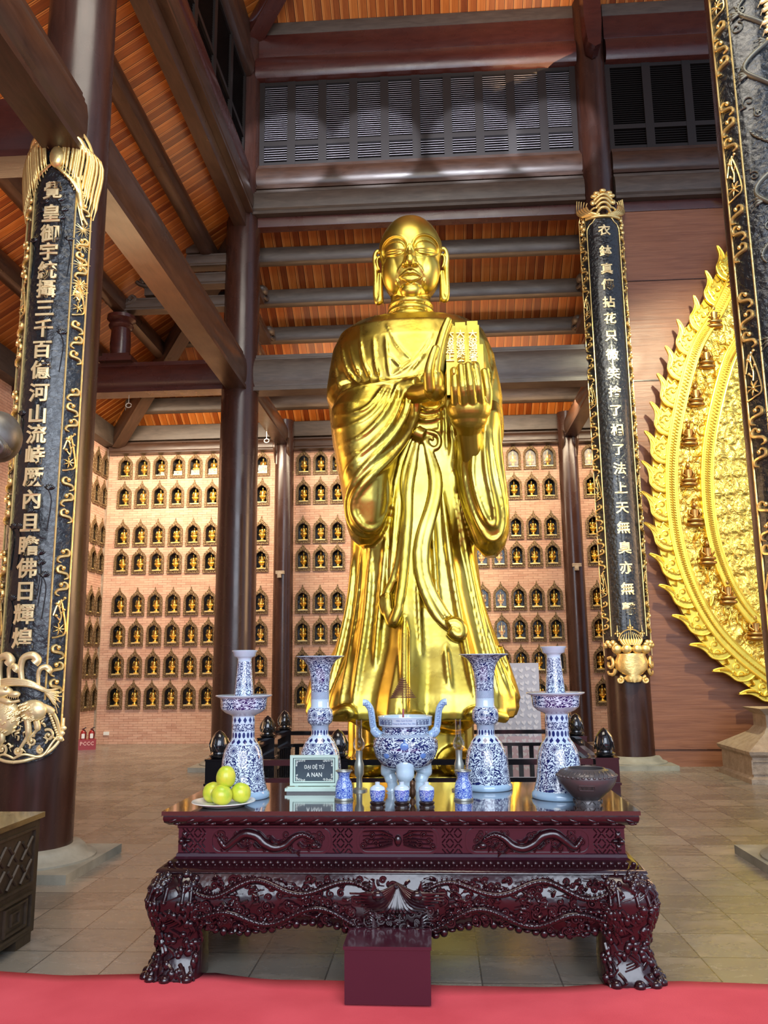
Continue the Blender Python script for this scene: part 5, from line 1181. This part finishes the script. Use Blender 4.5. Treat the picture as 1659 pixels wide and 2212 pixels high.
for sg in (-1, 1):
    b.tube(crom([F(sg*.36, 1.20, .005), F(sg*.345, 1.05, .01), F(sg*.25, .94, .012), F(sg*.10, .885, .012), F(0, .87, .012)], 10), .014, 10)
    b.tube(crom([F(sg*.37, 1.12, .012), F(sg*.28, 1.02, .02), F(sg*.20, .91, .02), F(sg*.08, .93, .02), F(0, .90, .015)], 10), .010, 8)
    for k in range(3): b.sphere(F(sg*(.33+.012*k), 1.04+.04*k, .02), (.03, .015, .022), 12, 8)
for s, z, R_, d_ in ((-.24, 1.03, .045, -1), (-.10, .97, .04, 1), (.03, .96, .035, -1), (.13, 1.03, .045, 1), (.24, 1.07, .05, -1), (.19, .96, .03, 1)): scroll(b, F(s, z, .022), R_, 1.25, .012, d_, 26, s*9)
for s0, z0, s1, z1 in ((.09, 1.20, .05, .98), (-.10, 1.12, -.15, .95), (.15, 1.19, .11, 1.06)):
    b.tube(crom([F(s0, z0, .04), F((s0+s1)/2+.03, (z0+z1)/2, .035), F(s1, z1, .02)], 6), [.026]*7+[.014]*6, 10)
    for k in (-1, 0, 1): b.tube([F(s1, z1, .02), F(s1+.03*k+.01, z1-.035, .02)], [.012, .003], 7)
for k in range(26): s_ = -.33+.66*q.random(); z_ = .95+.25*q.random(); a = q.random()*6; b.tube(crom([F(s_, z_, .012), F(s_+.03*cos(a), z_+.03*sin(a), .02), F(s_+.06*cos(a+.7), z_+.05*sin(a+.7), .01)], 4), [.009]*5+[.003]*4, 7)
b.build('gilded_beast', GILDP, t)
# right board
zr_ = [8.862, 8.477, 8.154, 7.87, 7.55, 7.259, 6.954, 6.62, 6.296, 5.98, 5.66, 5.327, 5.0, 4.68, 4.36, 4.04, 3.715, 3.39, 3.07, 2.74, 2.425]
t, F, so, si = board(XR, Y2, .395, 1.95, 9.12, 70, 43, 'tall black couplet board with gold openwork borders on the right pillar', 2.0, 9.13, arch=False, rise=.1)
chars(t, F, '衣鉢真傳拈花只微笑捨了相了法上天無臭亦無聲', zr_, .205, GILDP)
b = MB()
b.tube([F(s, 9.12, .02) for s in [lerp(-si, si, k/10) for k in range(11)]], .03, 8)
for k, z in enumerate((9.20, 9.29, 9.37, 9.44)): b.tube(crom([F(-.10-.01*k, z-.04, .06), F(-.05, z+.02, .09), F(0, z+.035, .10), F(.05, z+.02, .09), F(.10+.01*k, z-.04, .06)], 5), .026, 8)
for s, z in ((0, 9.56), (-.09, 9.52), (.09, 9.52), (-.13, 9.47), (.13, 9.47), (-.05, 9.49), (.05, 9.49)): b.sphere(F(s, z, .07), (.06, .035, .038), 12, 8)
for sg in (-1, 1):
    for k in range(5): b.tube(crom([F(sg*(.06+.02*k), 9.14, .03), F(sg*(.20+.035*k), 9.20, .05), F(sg*(.26+.045*k), 9.32, .05), F(sg*(.245+.05*k), 9.40+.035*k, .04)], 6), [.030]*7+[.024]*6+[.010]*6, 8)
    b.tube(crom([F(sg*.05, 9.26, .05), F(sg*.14, 9.26, .06), F(sg*.21, 9.22, .05)], 4), .016, 6); b.sphere(F(sg*.15, 9.36, .06), (.05, .03, .05), 10, 7)
    for k in range(4): b.sphere(F(sg*(si+.05+.04*(k % 2)), 9.10-.07*k, .02), (.035, .025, .04), 8, 6)
b.build('lion_mask_crest', GILD, t)
b = MB()   # censer heaped with fruit at the foot
UR = [(.001, 1.29), (.10, 1.30), (.16, 1.36), (.10, 1.40), (.15, 1.42), (.25, 1.50), (.27, 1.60), (.22, 1.70), (.235, 1.73), (.001, 1.735)]
ue = [(-x, z) for x, z in UR[::-1]]; m_ = MB(); rows = []
for x, z in UR: rows.append([F(x*u, z, .015+.07*sqrt(max(0, 1-u*u))) for u in [lerp(-1, 1, k/16) for k in range(17)]])
m_.v = [v for r_ in rows for v in r_]; m_.f = [(i*17+k, i*17+k+1, (i+1)*17+k+1, (i+1)*17+k) for i in range(len(rows)-1) for k in range(16)]; b.add(m_.v, m_.f)
for s in (-.20, -.07, .07, .20): b.sphere(F(s, 1.80, .05), (.085, .06, .075), 14, 9)
for k in range(9): s = -.09+.0225*k; b.tube(crom([F(s*1.1, 1.86, .05), F(s*1.6, 1.94, .05), F(s*1.2, 2.02+.05*(1-abs(k-4)/4), .03)], 4), [.022]*5+[.006]*4, 7)
b.tube([F(.17*cos(q_), 1.93+.17*sin(q_), .03) for q_ in [pi*k/14 for k in range(15)]], .012, 6)
for s, z in ((0, 2.13), (-.19, 2.04), (.19, 2.04)): b.tube([F(s, z-.05, .02), F(s, z+.13, .015)], [.012, .003], 6); [b.sphere(F(s+ds, z+dz, .02), .018, 8, 5) for ds, dz in ((0, .03), (-.03, 0), (.03, 0))]
for sg in (-1, 1):
    b.tube(crom([F(sg*.38, 1.66, .01), F(sg*.30, 1.67, .03), F(sg*.27, 1.58, .05), F(sg*.30, 1.52, .05), F(sg*.36, 1.55, .03), F(sg*.35, 1.60, .03)], 5), .026, 8)
    b.tube(crom([F(sg*.25, 1.50, .03), F(sg*.28, 1.42, .03), F(sg*.36, 1.42, .02), F(sg*.39, 1.46, .01)], 5), [.03]*8+[.022]*8, 8)
    scroll(b, F(sg*.19, 1.33, .03), .06, 1.3, .022, sg, 18, pi/2)
    for k in range(5): b.sphere(F(sg*(.22+.04*k), 1.86+.04*(k % 2), .035), (.045, .03, .045), 9, 6)
b.build('gilded_censer', GILD, t)
# right-edge board, nearer the viewer
t, F, so, si = board(XR+.02, Y1, .385, .9, 8.6, 73, 45, 'very large black couplet board with relief clouds, cut by right edge', 1.3, 8.3, arch=False, both=False, side='gap')
b = MB(); q = random.Random(8)
for z0, ph in ((1.6, 0), (3.3, 2), (4.9, 4), (6.4, 1)):      # coiling dragons in low relief
    P = [F(-si*.30+si*.42*sin(k*.30+ph), z0+1.25*k/44, .008) for k in range(45)]
    b.tube(P, [.012+.022*sin(pi*(k/44)**.7) for k in range(45)], 12, .6)
    for k in range(2, 44): b.sphere(P[k]+Vector((-.004, -.014, .006)), (.017, .008, .013), 8, 5)
    for k in (10, 20, 32):
        c = -si*.30+si*.42*sin(k*.30+ph); z_ = z0+1.25*k/44
        for j in (-1, 0, 1): b.tube(crom([F(c, z_, .01), F(c-.06, z_+.03*j, .018), F(c-.11, z_-.03+.05*j, .008)], 5), [.014]*6+[.004]*5, 8)
for k in range(34):
    s_ = -si+.06+si*1.2*q.random(); z_ = 1.5+6.8*q.random(); a = q.random()*6; m_ = q.choice((-1, 1)); R_ = .035+.03*q.random()
    b.tube([F(s_+R_*(1-i/22)*cos(a+m_*i*.42), z_+R_*(1-i/22)*sin(a+m_*i*.42), .006) for i in range(20)], [.009]*20, 8, .7)
    b.tube(crom([F(s_+R_*cos(a), z_+R_*sin(a), .006), F(s_+R_*1.8*cos(a-.4), z_+R_*1.6*sin(a-.4), .008), F(s_+R_*2.8*cos(a-.1), z_+R_*2.2*sin(a-.1), .003)], 6), [.009]*7+[.003]*6, 8, .7)
b.build('cloud_relief', mat('silvered_black_relief', (.15, .145, .11), .34, .45), t)
b = MB()
for k in range(22):
    z_ = 7.85-.042*k; L_ = .09+.05*((k*7) % 5)/3; b.tube(crom([F(.15, z_+.09, .02), F(.07, z_+.05, .04), F(.06-L_*.6, z_+.0, .03), F(.10-L_, z_-.03, .012)], 5), [.026]*6+[.020]*5+[.004]*5, 10)
for k in range(46): b.sphere(F(.11+.12*q.random(), 6.9+.9*q.random(), .02), (.035, .03, .045), 10, 7)
b.tube([F(.02, 6.72, .02), F(.02, 6.60, .02)], .022, 8)
b.build('gold_dragon_mane', GILDP, t)
# ------------------------------------------------------------------ flaming aureole against the wooden wall
AU = goldmat('aureole_gold', (.95, .70, .10), .34, 5, .2)
def relief_gold():
    m = mat('aureole_relief_gold', (.92, .68, .14), .36, 1); t = NT(m); v = t.coord('Object', (1, 1, 1)); n = t.noise(v, 7, 3, .6, 1.5)
    s = t.sep(v); ang = t.math('ARCTAN2', t.math('ADD', s[2], -4.95), t.math('ADD', s[0], -5.95)); rays = t.math('SINE', t.math('MULTIPLY', ang, 150)); seam = t.math('GREATER_THAN', t.math('FRACT', t.math('MULTIPLY', ang, 5.6)), .975)
    w = t.new('TexVoronoi', feature='SMOOTH_F1'); w.inputs['Scale'].default_value = 13; t.link(v, w.inputs['Vector'])
    h = t.math('ADD', t.math('MULTIPLY', rays, .35), t.math('ADD', t.math('MULTIPLY', n, 1.3), t.math('MULTIPLY', w.outputs[0], 1.2))); h = t.math('SUBTRACT', h, seam); t.bump(h, .8, .05); return m
AUR = relief_gold()
t = thing('flaming_aureole', 'huge golden oval aureole with flame rim, standing against the wooden wall', 'aureole', (5.95, 13.2, 0))
AP = [(5.95, .45), (4.95, .93), (4.08, 1.75), (3.60, 2.75), (3.42, 3.9), (3.52, 5.2), (3.98, 6.75), (4.50, 7.62), (5.1, 8.75), (5.95, 10.2)]
LC = crom([(x, 0, z) for x, z in AP], 14); RC = [Vector((11.9-p.x, 0, p.z)) for p in LC[::-1]][1:-1]; TIP = LC+RC; CTR = Vector((5.95, 0, 4.95)); AY = 13.22
def inset(d):
    out = []; n = len(TIP)
    for i, p in enumerate(TIP):
        a, c = TIP[i-1], TIP[(i+1) % n]; T_ = (c-a).normalized(); N_ = Vector((-T_.z, 0, T_.x)); N_ = N_ if N_.dot(CTR-p) > 0 else -N_; out.append((p.x+N_.x*d-5.95, p.z+N_.z*d))
    return out
FA = lambda x, z, d: (x, d, z)
b = MB(); b.prism(inset(.12), .20, .10, FA)
o = b.build('back_plate', AU, t, smooth=False)
b = MB(); b.prism(inset(1.06), .10, .015, FA); b.build('inner_field', AUR, t, smooth=False)
b = MB(); b.ring(inset(.50), inset(.86), .10, .055, FA); b.build('figure_zone', AUR, t, smooth=False)
for d0, d1, nm in ((.30, .50, 'outer_band'), (.86, 1.06, 'inner_band')):
    b = MB(); b.ring(inset(d0), inset(d1), .10, -.01, FA)
    A1, A2, Am = inset(d0+.012), inset(d1-.012), inset((d0+d1)/2)
    for A_ in (A1, A2): b.tube([FA(x, z, -.012) for x, z in A_]+[FA(*A_[0], -.012)], .014, 5)
    for k in range(0, len(Am)):
        x, z = Am[k]; x2, z2 = Am[(k+1) % len(Am)]
        for j in (0, .5):
            c = Vector((lerp(x, x2, j), -.014, lerp(z, z2, j))); b.tube([c+Vector((-.04, 0, .03)), c+Vector((0, -.008, .012)), c+Vector((0, -.008, -.012)), c+Vector((.04, 0, -.03))], .009, 5)
    b.build(nm, AU, t, ang=50)
# flames
n = len(TIP); base = inset(.34); q = random.Random(3)
# equal spacing along the rim
acc = [0]
for i in range(1, n): acc.append(acc[-1]+(TIP[i]-TIP[i-1]).length)
tot = acc[-1]+(TIP[0]-TIP[-1]).length
def rim(s, d=0):
    s %= tot; i = 0
    while i < n-1 and acc[i+1] < s: i += 1
    p = TIP[i]; r_ = TIP[(i+1) % n]; L = (r_-p).length; u = (s-acc[i])/L; P = p.lerp(r_, u); T_ = (r_-p).normalized(); N_ = Vector((-T_.z, 0, T_.x)); N_ = N_ if N_.dot(CTR-P) > 0 else -N_
    return Vector((P.x-5.95, 0, P.z)), T_, N_
NFL = 46; half = NFL//2
for k in range(NFL):
    s = tot*(k+.5)/NFL; P, T_, N_ = rim(s); left = k < half; up = T_ if left else -T_
    # local frame: e = outward, u = along the rim towards the top; flames on the lower rim sweep outward
    e = -N_; f = MB(); S = .58
    def Q(a, c, d): v = P+N_*.36+e*(a*S)+up*(c*S); return (v.x, d, v.z)
    poly = [(-.10, -.36), (.12, -.44), (.34, -.38), (.50, -.20), (.52, .02), (.58, .22), (.74, .42), (.60, .36), (.46, .24), (.40, .12), (.42, .30), (.30, .22), (.22, .34), (.10, .22), (-.08, .36)]
    sm = crom([(a, 0, c) for a, c in poly], 3, True); f.prism([(p.x, p.z) for p in sm], .09, .02, lambda a, c, d: Q(a, c, d))
    f.tube([Q(p.x, p.z, .02) for p in sm]+[Q(sm[0].x, sm[0].z, .02)], .015, 5)
    for (a, c, r_, sg) in ((.30, -.20, .13, 1), (.12, -.24, .10, -1), (.22, .02, .12, 1), (.40, .0, .07, -1), (.05, .10, .10, 1)):
        L_ = [Q(a+r_*(1-i/13)*cos(sg*i*.6), c+r_*(1-i/13)*sin(sg*i*.6), .012) for i in range(12)]; f.tube(L_, .013, 5)
    f.tube(crom([Q(.20, -.3, .015), Q(.42, -.12, .01), Q(.44, .08, .01), Q(.60, .30, .015)], 4), .016, 5)
    f.build('flame', AU, t, ang=60)
# relief wisps between bands
b = MB()
for k in range(150):
    s = tot*k/150; P, T_, N_ = rim(s); c = P+N_*(.56+.26*q.random()); a = q.random()*6; L_ = [(c.x+.09*cos(a), .05, c.z+.09*sin(a)), (c.x, .03, c.z), (c.x+.05*cos(a+2.4), .03, c.z+.09*sin(a+2.6)), (c.x+.02, .045, c.z+.16)]
    b.tube(crom(L_, 4), [.014]*8+[.006]*5, 5)
b.build('flame_relief', AU, t)
# small seated figures in the zone
FB = goldmat('aged_figure_gold', (.42, .24, .075), .4, 8, .2)
bx = MB(); bx.sphere((0, .0, .05), (.17, .10, .06), 14, 8); bx.sphere((0, -.02, .13), (.15, .10, .05), 14, 8); bx.tube([(0, 0, .14), (0, 0, .24), (0, 0, .32), (0, 0, .35)], [.09, .075, .085, .03], 12); bx.sphere((0, -.01, .41), (.045, .045, .058), 12, 9); bx.sphere((0, 0, .475), .02, 8, 6)
for sg in (-1, 1): bx.tube([(sg*.08, 0, .33), (sg*.11, -.02, .24), (sg*.05, -.09, .18)], [.028, .026, .02], 8)
fg = bx.build('seated_aureole_figure', FB)
spots = [(4.62, 7.12), (4.44, 6.42), (4.22, 5.78), (4.06, 5.12), (4.0, 4.45), (4.05, 3.80), (4.2, 3.18), (4.46, 2.56), (4.83, 2.0), (5.3, 1.55), (5.0, 7.8), (5.5, 8.5)]
nmz = ['third from top', 'fourth from top', 'fifth from top', 'sixth from top', 'middle-left', 'just below the middle', 'fifth from bottom', 'fourth from bottom', 'third from bottom', 'second from bottom', 'second from top', 'top']
for k, (x, z) in enumerate(spots):
    o = fg if k == 0 else fg.copy()
    if k: COL.objects.link(o)
    o.location = (x+.10, 13.22, z-.10); o.scale = (.85, .85, .85); tag(o, 'small seated figure on the golden aureole, '+nmz[k]+' of its left side', 'figurine', 'seated figures on the aureole')
# ------------------------------------------------------------------ balustrade round the statue
BL = mat('glossy_black_paint', (.008, .008, .010), .13, coat=.6)
def post(x, y, lab):
    t = thing('balustrade_post', lab, 'post', (x, y, 0)); b = MB(); b.box(-.10, .10, -.10, .10, 0, .775); b.box(-.11, .11, -.11, .11, .55, .57); b.box(-.105, .105, -.105, .105, .765, .78); b.build('post_shaft', BL, t, smooth=False)
    b = MB(); b.lathe([(.001, .78), (.075, .782), (.09, .80), (.092, .812), (.07, .822), (.068, .835), (.083, .85), (.085, .90), (.07, .96), (.04, 1.005), (.001, 1.03)], 32)
    for k in range(6):
        q_ = 2*pi*(k+.25)/6; c, s = cos(q_), sin(q_); b.tube(crom([(c*.078+s*.03, s*.078-c*.03, .845), (c*.089, s*.089, .90), (c*.07, s*.07, .955)], 4), .006, 6); b.tube(crom([(c*.078-s*.03, s*.078+c*.03, .845), (c*.089, s*.089, .90), (c*.07, s*.07, .955)], 4), .006, 6)
    b.build('lotus_bud_finial', BL, t); return t
for x, y, l in ((-2.0, 7.7, 'front left'), (1.47, 7.7, 'front right'), (-.91, 7.7, 'front left gate'), (.40, 7.7, 'front right gate'), (-2.0, 9.9, 'middle left'), (1.58, 9.9, 'middle right'), (-2.0, 11.0, 'rear left'), (1.62, 11.0, 'rear right')):
    post(x, y, 'glossy black '+l+' post of the statue balustrade with lotus bud top')
def rail(p, q_, lab):
    p, q_ = Vector(p), Vector(q_); T_ = q_-p; L = T_.length; a = atan2(T_.y, T_.x); M = Matrix.Translation(p) @ Matrix.Rotation(a, 4, 'Z')
    t = thing('black_balustrade', lab, 'balustrade', (0, 0, 0))
    for z0, z1, nm, w in ((.715, .765, 'handrail', .035), (.565, .605, 'upper_rail', .025), (.36, .41, 'middle_rail', .025), (.12, .17, 'lower_rail', .025)): b = MB(); b.box(.10, L-.10, -w, w, z0, z1, M); b.build(nm, BL, t, smooth=False)
    n_ = int((L-.2)/.135)
    for k in range(n_):
        x = .10+(L-.2)*(k+.5)/n_; b = MB(); b.box(x-.028, x+.028, -.02, .02, .40, .575, M); b.box(x-.03, x+.03, -.02, .02, .16, .37, M); b.build('baluster', BL, t, smooth=False)
for a, c, l in (((-2, 7.7, 0), (-.91, 7.7, 0), 'front left black balustrade panel before the statue'), ((-.91, 7.7, 0), (.40, 7.7, 0), 'central black balustrade panel directly before the statue'), ((.40, 7.7, 0), (1.47, 7.7, 0), 'front right black balustrade panel before the statue'), ((-2, 7.7, 0), (-2, 9.9, 0), 'left side black balustrade panel, nearer section'), ((-2, 9.9, 0), (-2, 11, 0), 'left side black balustrade panel, rear section'),
                ((1.47, 7.7, 0), (1.58, 9.9, 0), 'right side black balustrade panel, nearer section'), ((1.58, 9.9, 0), (1.62, 11, 0), 'right side black balustrade panel, rear section'), ((-2, 11, 0), (1.62, 11, 0), 'long rear black balustrade panel behind the statue')): rail(a, c, l)
# ------------------------------------------------------------------ other furniture
WB = mat('grey_white_board', (.48, .50, .56), .6); HE = mat('pale_heart_sticker', (.66, .68, .72), .6)
t = thing('message_board', 'grey-white board covered with pale paper hearts, behind the statue', 'board', (0, 0, 0))
b = MB(); x0, x1 = .55, at(1166, 1500, 11.75).x; zt = at(1150, 1432, 11.75).z; b.box(x0, x1, 11.75, 11.80, 0, zt); b.build('board_panel', WB, t, smooth=False)
b = MB(); q = random.Random(2); hp = [(0, -.5), (.5, .05), (.45, .35), (.22, .45), (0, .22), (-.22, .45), (-.45, .35), (-.5, .05)]
for i in range(9):
    for j in range(16):
        xx = x0+.05+(x1-x0-.08)*(i+.3+.4*q.random())/9; zz = .15+(zt-.2)*(j+.3+.4*q.random())/16; a = (q.random()-.5)*1.0; s_ = .062
        b.prism([((u*cos(a)-v*sin(a))*s_+xx, (u*sin(a)+v*cos(a))*s_+zz) for u, v in hp], 11.75, 11.743, lambda x, z, d: (x, d, z))
o = b.build('paper_hearts', HE, t, smooth=False); o['kind'] = 'stuff'
b = MB(); b.box(x0+.01, x1-.01, 11.744, 11.748, .05, .62); b.build('pinkish_lower_sheet', mat('pale_pink_paper', (.56, .44, .50), .7), t, smooth=False)
# carved dark cabinet at the left edge
CB = wood('dark_carved_cabinet', (.022, .014, .008), (.050, .033, .019), .5, (3, 3, 3), .4, 0); CBT = wood('golden_brown_cabinet_top', (.10, .065, .025), (.22, .155, .06), .25, (6, 1, 3), .2, .4)
t = thing('carved_cabinet', 'dark carved wooden cabinet cut by the left edge, beside the carpet', 'cabinet', (-2.9, 4.4, 0)); cz = at(108, 1753, 5.2).z; fx = .47
b = MB(); b.box(-.5, fx-.02, -.78, .78, .06, cz-.03); b.build('cabinet_body', CB, t, smooth=False)
b = MB(); b.box(-.52, fx, -.8, .8, cz-.03, cz); b.build('cabinet_top', CBT, t, smooth=False)
G = lambda y, z, d: (fx-.02+d, y, z)
b = MB()
for y0, y1, z0, z1 in ((-.72, .72, .34, cz-.07), (-.72, .72, .09, .30)):
    b.ring([(y0, z0), (y1, z0), (y1, z1), (y0, z1)], [(y0+.02, z0+.015), (y1-.02, z0+.015), (y1-.02, z1-.015), (y0+.02, z1-.015)], 0, .016, G)
for i in range(9):
    for j in range(2):
        y = -.62+.155*i; z = .42+.13*j; b.tube([G(y-.06, z-.05, .006), G(y+.06, z+.06, .006)], .011, 6); b.tube([G(y-.05, z+.05, .004), G(y+.05, z-.04, .004)], .010, 6)
for i in range(4):
    y = -.55+.36*i; b.ring([(y-.13, .12), (y+.13, .12), (y+.13, .27), (y-.13, .27)], [(y-.115, .132), (y+.115, .132), (y+.115, .258), (y-.115, .258)], 0, .014, G); b.ring([(y-.05, .16), (y+.05, .16), (y+.05, .23), (y-.05, .23)], [(y-.04, .168), (y+.04, .168), (y+.04, .222), (y-.04, .222)], 0, .012, G)
b.build('fretwork_side', CB, t, smooth=False)
b = MB()
for sy in (-.68, .68):
    for sx in (-.42, fx-.1): b.box(sx-.07, sx+.07, sy-.09, sy+.09, 0, .07)
b.build('foot', CB, t, smooth=False)
BZ = mat('dusty_bronze', (.12, .105, .085), .42, .55); _t = NT(BZ); _n = _t.noise(_t.coord('Object'), 6, 4); _t.color(_t.ramp(_n, [(.35, (.10, .075, .045)), (.65, (.20, .20, .18))]))
b = MB(); b.lathe([(.26, 0), (.26, .05), (.18, .10), (.13, .25), (.11, .8), (.12, 1.6), (.16, 2.0), (.22, 2.25), (.20, 2.5), (.10, 2.62), (.001, 2.65)], 32, (-3.32, 4.75, cz))
c = Vector((-2.745, 4.9, 3.05)); b.sphere(c, (.14, .16, .165), 26, 16); b.tube(crom([(-3.3, 4.8, cz+2.2), (-3.05, 4.85, 3.02), (-2.8, 4.9, 3.04)], 5), [.12]*6+[.13]*5, 16)
for k in range(6): a = k*.5-1.2; b.tube(crom([c+Vector((.05*cos(a), -.15, .0)), c+Vector((.10, -.12+.05*k*.4, -.10)), c+Vector((.02, -.08, -.165))], 4), .014, 7)
tag(b.build('bronze_ornament', BZ), 'rounded dusty bronze arm reaching in from the left edge, above the cabinet', 'ornament')
# stone throne base at the right
t = thing('stone_throne_base', 'tan carved stone throne base at the right edge beneath the aureole', 'throne base', (5.9, 12.1, 0)); b = MB()
perim(b, -1.75, 1.75, -.45, .75, [(.05, 0), (.05, .06), (0, .09), (0, .33), (.04, .37), (.05, .41), (-.10, .50), (-.30, .62), (-.36, .70), (-.36, .86), (-.25, .95), (-1.2, .96)]); b.build('base_tiers', STONE2, t, smooth=False)
b = MB()
for k in range(9): x = -1.62+.4*k; b.ring([(x-.15, .12), (x+.15, .12), (x+.15, .30), (x-.15, .30)], [(x-.13, .14), (x+.13, .14), (x+.13, .28), (x-.13, .28)], -.465, -.445, lambda x, z, d: (x, d, z))
b.build('carved_panels', STONE2, t, smooth=False)
# fire extinguishers
FR_ = mat('extinguisher_red', (.30, .010, .012), .3, coat=.3); t = thing('fire_extinguisher_box', 'red fire extinguisher box with two cylinders in the far left corner', 'fire extinguisher', (-7.03, 16.70, 0), None, .35)
b = MB(); b.box(-.17, .17, -.11, .11, 0, .20); b.build('box', FR_, t, smooth=False)
for s in (-.08, .08):
    b = MB(); b.lathe([(.06, .1), (.06, .32), (.045, .36), (.02, .375), (.02, .40)], 20, (s, 0, 0), cap=True); o = b.build('cylinder', FR_, t); b = MB(); b.tube([(s-.03, 0, .39), (s+.05, 0, .43)], .010, 6); b.tube(crom([(s, -.02, .39), (s+.06, -.06, .34), (s+.04, -.06, .22)], 4), .008, 6); b.build('valve', BLK, o)
    b = MB(); b.box(s-.03, s+.03, -.066, -.058, .22, .31); b.build('label', SWT, o, smooth=False)
vs, fs = textmesh('PCCC', .02, 1, .03); b = MB(); w = max(v.x for v in vs); b.add([((v.x-w/2)*.10, -.113-v.z*.05, .09+v.y*.10) for v in vs], fs); b.build('lettering', mat('pale_pink_letters', (.75, .45, .40), .5), t, smooth=False)
# small fittings
b = MB(); b.box(-7.14, -7.02, YW-.02, YW, .19, .26); tag(b.build('wall_socket', SWT, smooth=False), 'white socket plate low on the brick wall near the corner', 'socket')
for px, py, l in ((605, 1238, 'left'), (1246, 1222, 'right')):
    p = at(px, py, 17.12); b = MB(); b.box(p.x-.09, p.x+.09, 17.08, 17.16, p.z-.02, p.z+.05); b.box(p.x-.05, p.x+.03, 17.06, 17.15, p.z-.10, p.z-.02); tag(b.build('sensor_box', STONE2, smooth=False), 'small pale sensor box fixed to the slim '+l+' pillar', 'sensor')
HK = mat('pale_wire', (.6, .58, .5), .5)
for x, y, z, l in ((-5.30, Y2, 6.33, 'under the reddish tie beam'), (-3.36, 16.1, 6.32, 'under the tie beam by the slim left pillar')):
    b = MB(); b.tube([(x, y, z), (x, y, z-.16)], .006, 5); b.tube([(x+.05*cos(a*.5), y, z-.20+.04*sin(a*.5)) for a in range(13)], .008, 5); tag(b.build('wire_hook', HK), 'thin pale wire hook hanging '+l, 'hook')
